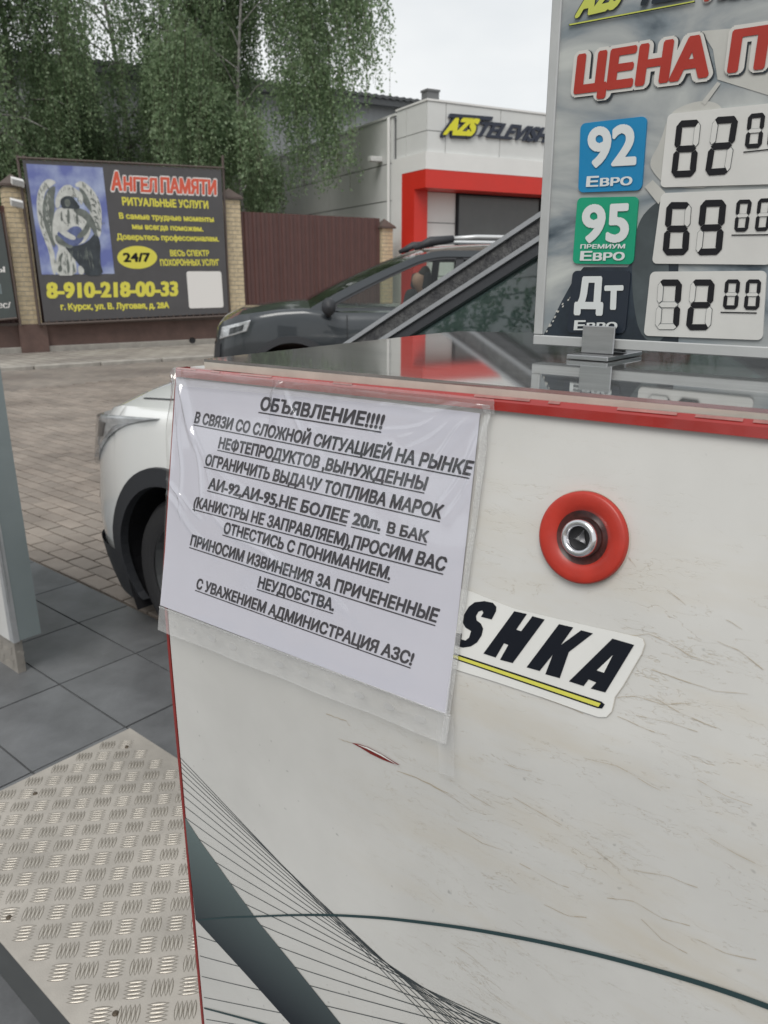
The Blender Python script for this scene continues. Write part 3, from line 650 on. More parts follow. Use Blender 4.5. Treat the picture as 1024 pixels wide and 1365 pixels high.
for k, (x, y, lb) in enumerate(((-13, -4.5, 'birch across the forecourt seen only as a reflection, left one'), (-15, -8, 'birch across the forecourt seen only as a reflection, middle one'), (-19, -2, 'birch across the forecourt seen only as a reflection, far left one'))):
    birch(x, y, 11, 3.0, 260, lb, trunk_r=.16, seed=50+k, lsz=.11, dens=.09, group='birches across the forecourt', low=1.5, bot=1.2)

# ================================================================== CARS
M['rimd'] = mat('dark_alloy', (.16,.165,.17), .35, metal=.7)
def car_paint(name, col, metal=0, rough=.25): return mat(name, col, rough, metal=metal, coat=1, var=.03, vs=2)
M['cwhite'] = car_paint('white_car_paint', (.80,.81,.80)); M['cdark'] = car_paint('dark_grey_car_paint', (.028,.034,.04), .3, .3)
M['cglass'] = glass('car_glass', (.30,.37,.36), .11); M['cglass_d'] = glass('tinted_car_glass', (.70,.76,.72), .05)
M['lamp'] = glass('headlamp_glass', (.92,.93,.94), .10, .03); M['lampr'] = mat('lamp_reflector', (.75,.76,.77), .25, metal=.3, var=.45, vs=9, stretch=(1,1,3)); M['seat'] = mat('seat_fabric', (.03,.03,.035), .9)
M['trim'] = mat('grey_door_frame', (.26,.27,.285), .35, var=.1, vs=20, coat=.5); M['gasket'] = mat('gritty_black_seal', (.014,.014,.017), .6, var=.9, vs=45, var2=(.085,.085,.085), stretch=(1,1,1), bump=.8, bs=160)
M['railm'] = mat('silver_roof_rail', (.62,.63,.64), .35, metal=.5)
def car(loc, ang, label, cfg, group=None):
    Lc, W, R0 = cfg['L'], cfg['W'], cfg['R']; wx = cfg['wx']; AC = cfg.get('ac', .35); sill, belt, roof = cfg['sill'], cfg['belt'], cfg['roof']; NP = cfg.get('np', 5.2)
    r = frame('parked_car' if cfg.get('parked') else 'passing_car', loc, ang); tag(r, label, 'car', group)
    def hw(x):
        u = min(1, abs(2*x/Lc-1)); return W*(1-u**NP)**(1/NP)
    def inset(z):
        t = (z-.62)/.5; q = .035*t*t
        if z < .40: q += .02*((.40-z)/.25)**2
        return q
    def S(x, z, e=0, sd=-1):           # point on the flank
        y = (hw(x)-inset(z)*min(1, hw(x)/W*1.0))+e; u = 2*x/Lc-1
        rk = cfg.get('rake', .12)*max(0, z-.42)*max(0, -u)**6
        return V(Lc/2+(x-Lc/2)*(1-inset(z)*.35*abs(u)**4)+math.copysign(e, u)*abs(u)**8+rk, sd*max(y, 0), z)
    def top(x):                        # shoulder height along the car
        xs, zs = cfg['shx'], cfg['shz']; return float(np.interp(x, xs, zs))
    def low(x):
        for w in wx:
            d = abs(x-w)
            if d < R0: return max(sill, AC+math.sqrt(R0*R0-d*d))
        return sill
    th = np.concatenate([np.linspace(0, .55, 16), np.linspace(.55, math.pi-.55, 110)[1:], np.linspace(math.pi-.55, math.pi, 16)[1:]])
    def xt(t): c_ = math.cos(t); return Lc/2*(1-math.copysign(abs(c_)**(2/NP), c_))
    xs = sorted(set([xt(t) for t in th]+[w+s*R0 for w in wx for s in (-.999, .999)]))
    rows = [0, .12, .25, .4, .55, .7, .82, .90, .95, .985, 1]
    mb = MB()
    for sd in (-1, 1):
        def fn(x, t, sd=sd):
            lo, hi = low(x), top(x); z = lo+(hi-lo)*t; p = S(x, z, 0, sd)
            if t > .85: k = (t-.85)/.15; p[1] *= 1-.055*k*k
            return p
        mb.grid(fn, xs, rows, sd > 0)
    def hood(x, v):
        p = S(x, top(x)); y = p[1]*(1-.055); return V(p[0], y*v, top(x)+cfg.get('crown', .045)*(1-abs(v)**2.5)*min(1, hw(x)/W))
    mb.grid(hood, xs, np.linspace(-1, 1, 13), True)
    body = mb.build('body', cfg['paint'], r, smooth=True)
    es = body.modifiers.new('split', 'EDGE_SPLIT'); es.split_angle = R(38)
    # dark inner shell, arches and floor
    mb = MB(); mb.box(.35, Lc-.35, -W+.30, W-.30, sill+.02, .62); mb.build('underbody', M['dark'], r)
    for w in wx:
        mb = MB()
        for sd in (-1, 1): mb.grid(lambda a, y: V(w+R0*math.cos(a), sd*y, AC-.006+R0*math.sin(a)), np.linspace(-.5, math.pi+.5, 24), [W-.34, W-.045])
        mb.build('arch_liner', M['dark'], r)
    for w in wx:                        # cladding rings and wheels
        for sd in (-1, 1):
            mb = MB(); c_ = AC
            for rr in ((R0-.012, R0+cfg.get('clad', .07)),):
                def ring(a, k): rad = rr[0]+(rr[1]-rr[0])*k; x = w+rad*math.cos(a); return S(x, max(sill, c_+rad*math.sin(a)), .012 if .05 < k < .95 else -.02, sd)
                mb.grid(ring, np.linspace(-.55, math.pi+.55, 40), [0, .06, .94, 1])
            mb.build('arch_cladding', cfg['cladm'], r, smooth=False)
            rw = cfg.get('rw', R0-.075); prof = [(.60*rw/.33*.33/.33*.62, -.10), (rw*.72, -.105), (rw*.90, -.105), (rw*.985, -.075), (rw, -.03), (rw, .03), (rw*.985, .075), (rw*.9, .105), (rw*.66, .10)]
            prof[0] = (rw*.66, -.10); q = V(w, sd*(W-.15), rw)
            mb = MB(); mb.lathe(prof, q, V(0, 1, 0), 40)
            wh = mb.build('wheel', M['rubber'], r, smooth=True)
            mb = MB(); mb.lathe([(0, .045), (.07, .045), (.08, .03), (.09, .02)], q, V(0, sd, 0), 20); mb.lathe([(rw*.60, .02), (rw*.67, .09), (rw*.69, .095), (rw*.67, .0)], q, V(0, sd, 0), 36)
            for k in range(10):
                a = 2*math.pi*k/10; u = V(math.cos(a), 0, math.sin(a)); t_ = V(-math.sin(a), 0, math.cos(a)); mb.obox(q+u*rw*.36+V(0, sd*.05, 0), u*rw*.29, t_*.016, V(0, sd*.012, 0))
            mb.build('rim', cfg['rim'], wh)
    def patch(name, poly, m_, e=.006, sd=-1, par=None, n=9):   # a quad on the flank: four (x, z) corners
        f = lambda u, v: [(poly[0][k]*(1-u)+poly[1][k]*u)*(1-v)+(poly[3][k]*(1-u)+poly[2][k]*u)*v for k in (0, 1)]
        mb = MB(); mb.grid(lambda u, v: S(*f(u, v), e if (.02 < u < .98 and .02 < v < .98) else -.004, sd), [0, .021]+list(np.linspace(.06, .94, n))+[.979, 1], [0, .03]+list(np.linspace(.1, .9, 5))+[.97, 1]); return mb.build(name, m_, par or r, smooth=True)
    # nose and tail bands wrap across the front
    def band(name, z0, z1, m_, e, xlim, tail=False, y1=None):
        mb = MB()
        for sd in (-1, 1):
            tt = [t for t in np.linspace(0, 1.4, 40) if xt(t) < xlim]
            mb.grid(lambda t, z: (lambda p: V(Lc-p[0], p[1], p[2]) if tail else p)(S(xt(t), z, e, sd)), tt, [z0]+list(np.linspace(z0+.01, z1-.01, 4))+[z1])
        return mb.build(name, m_, r, smooth=True)
    band('lower_bumper', sill-.03, sill+cfg.get('lb', .14), cfg['cladm'], .012, cfg['wx'][0]-R0)
    band('lower_bumper', sill-.02, sill+.16, cfg['cladm'], .012, Lc-cfg['wx'][1]-R0, True)
    band('grille', .48, .72, M['plastic'], .006, .10)
    for sd in (-1, 1):
        mb = MB(); mb.grid(lambda x, z: S(x, z, .014, sd), np.linspace(wx[0]+R0+.05, wx[1]-R0-.05, 12), [sill-.02, sill+.02, sill+.10, sill+.12]); mb.build('sill_cladding', cfg['cladm'], r)
        lz = cfg['lamp']; ch = patch('headlight', lz, M['lampr'], .004, sd); patch('lens', [(x, z) for x, z in lz], M['lamp'], .018, sd, ch)
        ins = lambda k: [(lz[0][0]*(1-k)+lz[2][0]*k+.02, lz[0][1]*(1-k)+lz[2][1]*k) for _ in (0,)][0]
        cx_ = sum(p[0] for p in lz)/4; cz_ = sum(p[1] for p in lz)/4
        if cfg.get('lampr', True): patch('reflector', [(cx_+(p[0]-cx_)*.5+.02, cz_+(p[1]-cz_)*.55) for p in lz], M['plastic'], .009, sd, ch)
        if not cfg.get('lampr', True):
            patch('lamp_projector', [(.17,.825),(.30,.832),(.27,.775),(.16,.755)], M['plastic'], .010, sd, ch, 5); patch('lamp_reflector', [(.085,.83),(.15,.832),(.15,.72),(.095,.70)], M['chrome'], .009, sd, ch, 5)
        e_ = cfg['tail']; patch('tail_light', e_, M['bred'], .010, sd)
        for dx in cfg['doors']:
            mb = MB(); mb.grid(lambda k, z: S(dx+.004*k+(.0), z, .0015, sd), [-1, 1], np.linspace(sill+.14, belt-.02, 12)); mb.build('door_gap', M['dark'], r)
        for dx in cfg['handles']:
            mb = MB(); mb.tube([S(dx, belt-.13, .0, sd), S(dx+.02, belt-.125, .035, sd), S(dx+.16, belt-.12, .035, sd), S(dx+.18, belt-.12, 0, sd)], .012, 6); mb.build('door_handle', cfg['paint'], r, smooth=True)
        # hood gap
    mb = MB(); mb.grid(lambda x, v: hood(x, v*.93)+V(0, 0, .002), np.linspace(.42, cfg['A0'][0]-.05, 14), [-1, -.988]); mb.grid(lambda x, v: hood(x, v*.93)+V(0, 0, .002), np.linspace(.42, cfg['A0'][0]-.05, 14), [.988, 1]); mb.build('hood_gap', M['dark'], r)
    # greenhouse
    A0, A1, D1, D0 = [np.array(cfg[k]) for k in ('A0', 'A1', 'D1', 'D0')]
    Wb = W-.075; tum = cfg.get('tum', .26)
    bul = cfg.get('bulge', 0)
    def G(x, z, e=0, sd=-1):
        f = min(1, max(0, (z-A0[1])/(A1[1]-A0[1]))); xl = A0[0]+(A1[0]-A0[0])*f; x = x-bul*4*f*(1-f)*max(0, 1-max(0, x-xl)/.7); return V(x, sd*(Wb-(z-belt)*tum+e), z)
    quad = [A0, A1, D1, D0]
    # rounded outline of the window band
    def inq(d):
        pts = []; n = 4
        ed = []
        for i in range(n):
            p, q = quad[i], quad[(i+1) % n]; t = unit(q-p); nn = V(t[1], -t[0]); dd = d if i != 3 else d*.35; ed.append((p+nn*dd, t))
        for i in range(n):
            (p, t), (q, u) = ed[i-1], ed[i]; k = np.linalg.solve(np.array([t, -u]).T, q-p)[0]; pts.append(p+t*k)
        out = []
        rad = .10
        for i, c in enumerate(pts):
            a_, b_ = pts[i-1], pts[(i+1) % n]; rr = rad*(1.8 if i == 1 else 1); p0 = c+unit(a_-c)*rr; p1 = c+unit(b_-c)*rr
            for k in np.linspace(0, 1, 7): out.append(p0*(1-k)**2+c*2*k*(1-k)+p1*k*k)
        fin = []
        for q_, (a_, b_) in enumerate(zip(out, out[1:]+out[:1])):
            n_ = 8 if q_ % 7 == 6 else 1; fin += [a_+(b_-a_)*k/n_ for k in range(n_)]
        return fin
    bands = cfg['bands']
    for sd in (-1, 1):
        for (d0, d1, m_, e, nm) in bands:
            o1, o2 = inq(d0), inq(d1); n = len(o1); mb = MB()
            for i in range(n):
                j = (i+1) % n; mb.add([G(*o1[i], -.03, sd), G(*o1[i], e, sd), G(*o2[i], e, sd), G(*o2[i], -.03, sd), G(*o1[j], -.03, sd), G(*o1[j], e, sd), G(*o2[j], e, sd), G(*o2[j], -.03, sd)], [(0,1,5,4),(1,2,6,5),(2,3,7,6)])
            mb.build(nm, m_, r)
        o2 = inq(bands[-1][1]-.005); mb = MB(); mb.add([G(*p, -.012, sd) for p in o2], [tuple(range(len(o2)))]); mb.build('side_window', cfg['glass'], r)
        for bx in cfg['bpil']:
            mb = MB(); z1_ = min(A1[1], D1[1])-.05; mb.prism([G(bx, belt, .0, sd), G(bx+.09, belt, 0, sd), G(bx+.13, z1_, 0, sd), G(bx+.06, z1_, 0, sd)], V(0, -sd*.05, 0)); mb.build('door_pillar', M['plastic'], r)
        q = S(A0[0]+.02, belt, 0, sd); 
        mb = MB(); c_ = q+V(cfg.get('mx', .2), sd*.13, cfg.get('mz', .06))
        prof = [(0, -.11), (.06, -.10), (.085, -.05), (.09, .02), (.075, .07), (0, .075)]
        mb.grid(lambda i, a: c_+V(-prof[i][0]*math.cos(a)*.75, prof[i][1]*sd*-1.0, prof[i][0]*math.sin(a)*.95), range(len(prof)), np.linspace(0, 2*math.pi, 19)); mb.tube([q+V(cfg.get('mx', .2),-sd*.03,-.02), c_+V(0, -sd*.04, -.05)], .03, 8)
        mb.build('mirror', cfg['mirror'], r, smooth=True)
    yA, yT = Wb-(A0[1]-belt)*tum, Wb-(A1[1]-belt)*tum; yD = Wb-(D1[1]-belt)*tum; yE = Wb-(D0[1]-belt)*tum
    mb = MB(); nx = 9
    xr = np.linspace(A1[0]-.06, D1[0]+.06, 16)
    def rf(x, v):
        f = (x-xr[0])/(xr[-1]-xr[0]); z = A1[1]*(1-f)+D1[1]*f+.05*math.sin(math.pi*min(max(f, 0), 1))*1.0; y = (yT*(1-f)+yD*f); return V(x, v*y, z+.035*(1-abs(v)**3))
    mb.grid(rf, xr, np.linspace(-1, 1, 13), True); mb.build('roof', cfg['paint'], r, smooth=True)
    mb = MB(); mb.grid(lambda f, v: V(A0[0]*(1-f)+A1[0]*f-bul*4*f*(1-f)-.10*(1-v*v)*(1-f*.4), v*(yA*(1-f)+yT*f-.02), A0[1]*(1-f)+A1[1]*f+.03*(1-v*v)), np.linspace(0, 1, 8), np.linspace(-1, 1, 13)); mb.build('windscreen', cfg['glass'], r, smooth=True)
    mb = MB(); mb.grid(lambda f, v: V(D1[0]*(1-f)+D0[0]*f+.08*(1-v*v), v*(yD*(1-f)+yE*f-.02), D1[1]*(1-f)+D0[1]*f), np.linspace(0, 1, 8), np.linspace(-1, 1, 9)); mb.build('rear_window', cfg['glass'], r, smooth=True)
    # interior
    mb = MB(); mb.box(A0[0]+.05, A0[0]+.45, -W+.22, W-.22, .62, belt-.04); mb.build('dashboard', M['seat'], r, bevel=.04)
    for x in cfg['seats']:
        for sd in (-1, 1):
            mb = MB(); y = sd*.36; mb.obox((x+.03, y, .60), (.25,0,.02), (0,.24,0), (-.005,0,.07)); mb.obox((x+.34, y, .92), (.05,0,.01), (0,.22,0), (.08,0,.30)); mb.obox((x+.45, y, 1.31), (.04,0,.005), (0,.11,0), (.01,0,.085)); mb.build('seat', M['seat'], r, bevel=.035)
    mb = MB(); q = V(A0[0]+.62, -.36, belt-.10); ax = unit(V(.85, 0, .5)); uu = V(0, 1, 0); ww = np.cross(ax, uu)
    mb.tube([q+(uu*math.cos(a)+ww*math.sin(a))*.185 for a in np.linspace(0, 2*math.pi, 25)], .015, 6, False); mb.tube([q-uu*.18, q, q+uu*.18], .018, 6); mb.tube([q, q-ax*.25], .03, 6); mb.build('steering_wheel', M['plastic'], r)
    if cfg.get('rails'):
        for sd in (-1, 1):
            P0, P1 = rf(A1[0]-.0, sd*.90), rf(D1[0], sd*.90); mid = lambda f, h: P0*(1-f)+P1*f+V(0, 0, h)
            mb = MB(); mb.tube([mid(.13, .095), mid(.3, .115), mid(.7, .115), mid(.9, .10)], .021, 8); mb.build('roof_rail', M['railm'], r, smooth=True)
            for f0, f1 in ((-.10, .15), (1.0, .88)):
                mb = MB(); mb.tube([mid(f0, .0), mid(f0*.6+f1*.4, .065), mid(f1, .095)], [.02, .048, .034], 8); mb.build('rail_foot', M['plastic'], r, smooth=True)
    return r
white = dict(parked=True, lb=.19, lampr=False, rake=.33,  L=4.3, W=.89, R=.385, ac=.285, rw=.305, np=8, wx=(.775, 3.45), sill=.14, belt=1.06, roof=1.62, crown=.12, shx=[0,.10,.35,.8,1.4,2.5,4.1,4.3], shz=[.78,.855,.895,.925,1.02,1.06,1.06,.95],
    lamp=[(.05,.842),(.74,.895),(.42,.838),(.09,.62)], tail=[(4.25,.95),(3.95,.98),(3.98,.80),(4.26,.78)], doors=(1.42, 2.45, 3.35), handles=(2.15, 3.1),
    paint=M['cwhite'], cladm=M['plastic'], clad=.062, rim=M['rimd'], glass=M['cglass'], mirror=M['plastic'], A0=(1.345,1.075), A1=(2.335,1.64), D1=(3.75,1.60), D0=(4.20,1.09), tum=.20, mz=.0,
    bands=[(0,.011,M['trim'],.012,'pillar'),(.011,.046,M['gasket'],.004,'door_seal'),(.046,.057,M['trim'],.010,'door_frame'),(.057,.082,M['plastic'],.003,'window_seal')], bpil=(2.62,3.45), seats=(2.0, 2.95))
WA0, WBc = -2.975, 2.35
car(P(WA0, WBc, 0), ANG, 'white compact suv with black wheel arches, half hidden behind the fuel pump', white)
dark = dict(np=4.2, bulge=.07, crown=.07, L=4.3, W=.90, R=.40, wx=(.82, 3.48), sill=.24, belt=1.02, roof=1.68, shx=[0,.10,.3,.7,.95,1.35,2.5,4.1,4.3], shz=[.84,.93,1.00,1.05,1.065,1.02,1.02,1.03,.95],
    lamp=[(.10,.88),(.42,.955),(.38,.85),(.08,.76)], tail=[(4.27,1.0),(4.0,1.02),(4.0,.75),(4.27,.75)], doors=(1.36, 2.38, 3.3), handles=(2.05, 3.0),
    paint=M['cdark'], cladm=M['plastic'], clad=.06, rim=M['alu'], glass=M['cglass_d'], mirror=M['plastic'], A0=(.96,1.035), A1=(2.20,1.60), D1=(3.75,1.585), D0=(4.18,1.04), tum=.26, mz=.06,
    bands=[(0,.06,M['cdark'],.010,'pillar'),(.06,.085,M['plastic'],.0,'window_seal')], bpil=(2.40,3.35), seats=(1.75, 2.7), rails=True)
DX, DY, DANG = -1.80, 8.35, R(6)
suv = car((DX, DY, 0), DANG, 'dark grey suv with silver roof rails passing in front of the brown gate', dark)

# driver of the dark car
M['skin'] = mat('skin', (.48,.27,.20), .55); M['shirt'] = mat('pale_green_shirt', (.50,.64,.56), .8); M['hair'] = mat('dark_hair', (.03,.022,.018), .7); M['trousers'] = mat('dark_trousers', (.03,.035,.05), .8)
def skin_mesh(name, joints, edges, mt_, parent, lev=2):
    me = bpy.data.meshes.new(name); me.from_pydata([j[0] for j in joints], edges, []); o = bpy.data.objects.new(name, me); C.objects.link(o); o.parent = parent
    sk = o.modifiers.new('skin', 'SKIN'); 
    for i, j in enumerate(joints):
        d = me.skin_vertices[0].data[i]; q = j[1]; d.radius = (q, q) if not hasattr(q, '__len__') else q; d.use_root = i == 0
    o.modifiers.new('sub', 'SUBSURF').levels = lev; o.modifiers['sub'].render_levels = lev
    dg = bpy.context.evaluated_depsgraph_get(); m2 = bpy.data.meshes.new_from_object(o.evaluated_get(dg)); o.modifiers.clear(); o.data = m2; m2.materials.clear(); m2.materials.append(mt_)
    m2.polygons.foreach_set('use_smooth', [True]*len(m2.polygons)); return o
T_ = Matrix.Translation((DX, DY, 0))@Matrix.Rotation(DANG, 4, 'Z')
pr = frame('person', T_@Vector((2.14, -.36, .60)), DANG); tag(pr, 'driver in a pale green shirt holding the steering wheel of the dark grey suv', 'person')
J = [((0,0,.08),.13), ((.03,0,.25),.13), ((.07,0,.42),(.16,.12)), ((.07,0,.52),.08), ((.05,0,.585),.055), ((.02,0,.66),.085), ((.01,0,.74),.10), ((.02,0,.80),.085),
     ((.07,-.19,.46),.058), ((-.06,-.24,.25),.045), ((-.24,-.16,.34),.034), ((-.31,-.14,.39),.03),
     ((.07,.19,.46),.058), ((-.06,.24,.25),.045), ((-.24,.16,.34),.034), ((-.31,.14,.39),.03),
     ((-.22,-.11,.08),.085), ((-.44,-.12,.10),.062), ((-.52,-.12,-.22),.045), ((-.22,.11,.08),.085), ((-.44,.12,.10),.062), ((-.52,.12,-.22),.045), ((-.075,0,.70),.016)]
Ed = [(0,1),(1,2),(2,3),(3,4),(4,5),(5,6),(6,7),(2,8),(8,9),(9,10),(10,11),(2,12),(12,13),(13,14),(14,15),(0,16),(16,17),(17,18),(0,19),(19,20),(20,21),(6,22)]
skin_mesh('body', J, Ed, M['skin'], pr)
skin_mesh('shirt', [((0,0,.10),.15), ((.03,0,.25),.15), ((.07,0,.42),(.18,.14)), ((.07,0,.50),.10), ((.07,-.19,.46),.075), ((-.04,-.235,.28),.06), ((.07,.19,.46),.075), ((-.04,.235,.28),.06)], [(0,1),(1,2),(2,3),(2,4),(4,5),(2,6),(6,7)], M['shirt'], pr)
skin_mesh('trousers', [((0,0,.08),.14), ((-.22,-.11,.08),.095), ((-.44,-.12,.10),.072), ((-.52,-.12,-.2),.055), ((-.22,.11,.08),.095), ((-.44,.12,.10),.072), ((-.52,.12,-.2),.055)], [(0,1),(1,2),(2,3),(0,4),(4,5),(5,6)], M['trousers'], pr)
skin_mesh('hair', [((.05,0,.72),.085), ((.04,0,.80),.088), ((.0,0,.825),.07)], [(0,1),(1,2)], M['hair'], pr)
for sd in (-1, 1):
    for k in range(4):
        z = .42-.022*k; b_ = V(-.32, sd*(.13), z); m = MB(); m.tube([b_, b_+V(-.035, -sd*.01, .004), b_+V(-.055, -sd*.03, -.004), b_+V(-.035, -sd*.045, -.01)], [.010,.009,.008,.006], 6); m.build('finger', M['skin'], pr, smooth=True)
    m = MB(); b_ = V(-.30, sd*.125, .405); m.tube([b_, b_+V(-.02, -sd*.03, .02), b_+V(-.04, -sd*.05, .022)], [.012,.010,.008], 6); m.build('thumb', M['skin'], pr, smooth=True)

# ================================================================== ISLAND WITH TREAD PLATE
IZ = .12
M['lug_ring'] = mat('dark_lug_rings', (.115,.10,.08), .8)  # flat dark outline drawn round each raised lug
M['lug'] = mat('polished_lug_tops', (.58,.54,.48), .36, metal=.7, var=.1, vs=20)
M['treadalu'] = mat('aluminium_tread_plate', (.48,.445,.40), .42, metal=.5, var=.22, vs=6, bump=.12, bs=300)
M['island'] = mat('island_side', (.075,.08,.082), .6, var=.2, vs=6)
ia0, ia1, ib0, ib1 = -1.79, 1.75, .424, 1.00
isl = frame('pump_island', P(0, .7, 0), ANG); tag(isl, 'raised pump island covered with bright aluminium tread plate, in front of the dark tiles', 'island')
m = MB(); m.box(ia0+.004, ia1, ib0-.7+.004, ib1-.7-.004, 0, IZ-.004); m.build('kerb_block', M['island'], isl)
m = MB(); m.box(ia0, ia1, ib0-.7, ib1-.7, IZ-.004, IZ); m.build('tread_plate', M['treadalu'], isl, bevel=.0012, seg=1)
ld = .0690; lm = MB(); th_ = R(45)
tmpl = [(-1,0,0),(-.55,.62,0),(0,.85,0),(.55,.62,0),(1,0,0),(.55,-.62,0),(0,-.85,0),(-.55,-.62,0),(-.5,0,.8),(0,0,1),(.5,0,.8)]
tf = [(0,8,1),(1,8,9,2),(2,9,10,3),(3,10,4),(4,10,5),(5,10,9,6),(6,9,8,7),(7,8,0)]
def lug(a, b, an, k):
    c_, s_ = math.cos(an), math.sin(an); oy = (k-2)*.0079
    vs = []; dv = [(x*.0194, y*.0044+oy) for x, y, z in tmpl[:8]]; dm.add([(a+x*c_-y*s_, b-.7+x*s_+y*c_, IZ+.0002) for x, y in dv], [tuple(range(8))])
    for x, y, z in tmpl:
        x *= .0172; y *= .0026; y += oy; vs.append((a+x*c_-y*s_, b-.7+x*s_+y*c_, IZ+.0002+z*.0017))
    lm.add(vs, tf)
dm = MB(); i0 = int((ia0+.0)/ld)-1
for i in range(i0, 2):
    for j in range(4, 16):
        for h_, an in ((0, th_+math.pi/2), (.5, th_)):
            a = (i+h_)*ld+.033; b = (j+h_)*ld+.015
            if ia0+.02 < a < .2 and ib0+.02 < b < ib1-.02:
                for k in range(5): lug(a, b, an+R(2), k)
tag(lm.build('raised_lugs', M['lug'], isl, smooth=True), kind='stuff'); tag(dm.build('lug_outlines', M['lug_ring'], isl), kind='stuff')
izp = Plane(V(0, 0, IZ), V(0, 0, 1))
M['screw'] = mat('dirty_screw', (.09,.07,.05), .5, metal=.5)
for px, py in ((169,996), (47,1058), (12,1223), (154,1351)):
    q = izp.hit(px, py); m = WB(); m.lathe([(0,.0035),(.004,.003),(.0055,.0015),(.006,0)], q, V(0,0,1), 12); m.build('screw', M['screw'], isl)

# ================================================================== FUEL PUMP
pa0, pa1 = -.5745, .46
PC = V(-.06, .66)
pump = frame('fuel_pump', P(PC[0], PC[1], IZ), ANG); tag(pump, 'white fuel pump filling the foreground, with red top edge, round red lock and cracked film', 'fuel pump')
M['film'] = panel_mat(); S_ = .67
P0 = EYE+ray(236, 490)*S_
TL_ = R(9.8); dn = -B*math.sin(TL_)+V(0, 0, -math.cos(TL_)); pn = unit(np.cross(A, dn)); pn = -pn if pn[1] > 0 else pn
up_pl = Plane(P0, pn)
bV = .3685; lo_pl = Plane(P(0, bV, 1), -B)
ZT = H-.0756
def Pl(a, b, z): return V(a-PC[0], b-PC[1], z-IZ)
# profile of the panel (b, z): leaning upper part, soft fold, upright lower part
b_top = P0@B
def up_b(z): return b_top-(ZT-z)*math.tan(TL_)
zf = H-.262; prof = [(up_b(z), z) for z in np.linspace(ZT, zf+.03, 7)]
# fold: quadratic from the upper line to the upright line
z_int = ZT-(b_top-bV)/math.tan(TL_)
ztop_f, zbot_f = z_int+.022, z_int-.09
prof = [(up_b(z), z) for z in np.linspace(ZT, ztop_f, 6)]
for k in np.linspace(0, 1, 12)[1:]:
    p_a, p_b, p_c = V(up_b(ztop_f), ztop_f), V(bV, z_int), V(bV, zbot_f); q = p_a*(1-k)**2+p_b*2*k*(1-k)+p_c*k*k; prof.append((q[0], q[1]))
prof += [(bV, z) for z in np.linspace(zbot_f, .30, 6)[1:]]
m = MB(); m.grid(lambda u, i: Pl(pa0+.0035+(pa1-pa0-.007)*u, prof[i][0], prof[i][1]), np.linspace(0, 1, 30), range(len(prof)), True)
fp = m.build('front_panel', M['film'], pump, smooth=True)
# red edge trims on both sides and red top strip
for a0_, a1_ in ((pa0-.0005, pa0+.0028), (pa1-.0028, pa1+.0005)):
    m = MB(); n = len(prof); f = lambda i, k: Pl((a0_, a0_, a1_, a1_)[k], prof[i][0]+(.012, -.0008, -.0008, .012)[k], prof[i][1]); m.grid(f, range(n), range(4)); m.build('edge_trim', M['red'], pump)
def red_line(px): return 503+(px-236)*(585.5-503)/788
zr0 = up_pl.hit(600, 543)[2]
tb = Plane(P0+pn*.0035, pn)
q0, q1 = tb.hit(234.5, 502), tb.hit(1024, 585.5); q2, q3 = tb.hit(234.5, 490), tb.hit(1024, 562)
e_ = (q1-q0); k_ = 1.95; q1 = q0+e_*k_; q3 = q2+(q3-q2)*k_
m = WB(); s = B*.016; s2 = V(0,0,.0015)
def strip(P_, Q_, ns=24):
    return
sec = lambda f: [q0+(q1-q0)*f-pn*.006, q0+(q1-q0)*f, (q0+(q1-q0)*f)*.35+(q2+(q3-q2)*f)*.65, q2+(q3-q2)*f+B*.003, q2+(q3-q2)*f+B*.03-V(0,0,.004), ]
fs = np.linspace(0, 1, 16); m.grid(lambda f, k: sec(f)[k], fs, range(5))
m.add([sec(0)[k] for k in range(5)]+[sec(0)[0]+B*.03], [(0,1,2,3,4,5)])
M['red_gloss'] = mat('worn_red_strip', (.30,.014,.010), .24, var=.12, vs=30, coat=.6)
m.build('red_top_strip', M['red_gloss'], pump)
# scuffed paint on the strip's rounded upper edge
M['scuff'] = mat('scuffed_pink', (.36,.15,.135), .5, var=.3, vs=60)
for (fa, fb) in ((.0,.028),(.05,.062),(.33,.372),(.385,.393),(.43,.465),(.475,.50),(.505,.54),(.20,.22),(.09,.13)):
    m = WB(); g_ = lambda f, k: (lambda s_: s_[2]*(1-k)+s_[3]*k+pn*.0003+V(0,0,.0003))(sec(f)); m.grid(g_, np.linspace(fa, fb, 3), [.45, .9]); m.build('scuff_mark', M['scuff'], pump)
# cabinet
M['cab'] = mat('cabinet_white', (.55,.55,.54), .5, var=.08, vs=4)
m = MB(); pb = [(b+.012, z) for b, z in prof]+[(.96, .30), (.96, ZT-.004)]; m.prism([Pl(pa0+.003, b, z) for b, z in pb], (pa1-pa0-.006, 0, 0)); m.build('cabinet', M['cab'], pump)
m = MB(); m.box(pa0+.03-PC[0], pa1-.03-PC[0], bV+.03-PC[1], .93-PC[1], .0, .30-IZ); m.build('base', M['treadalu'], pump)
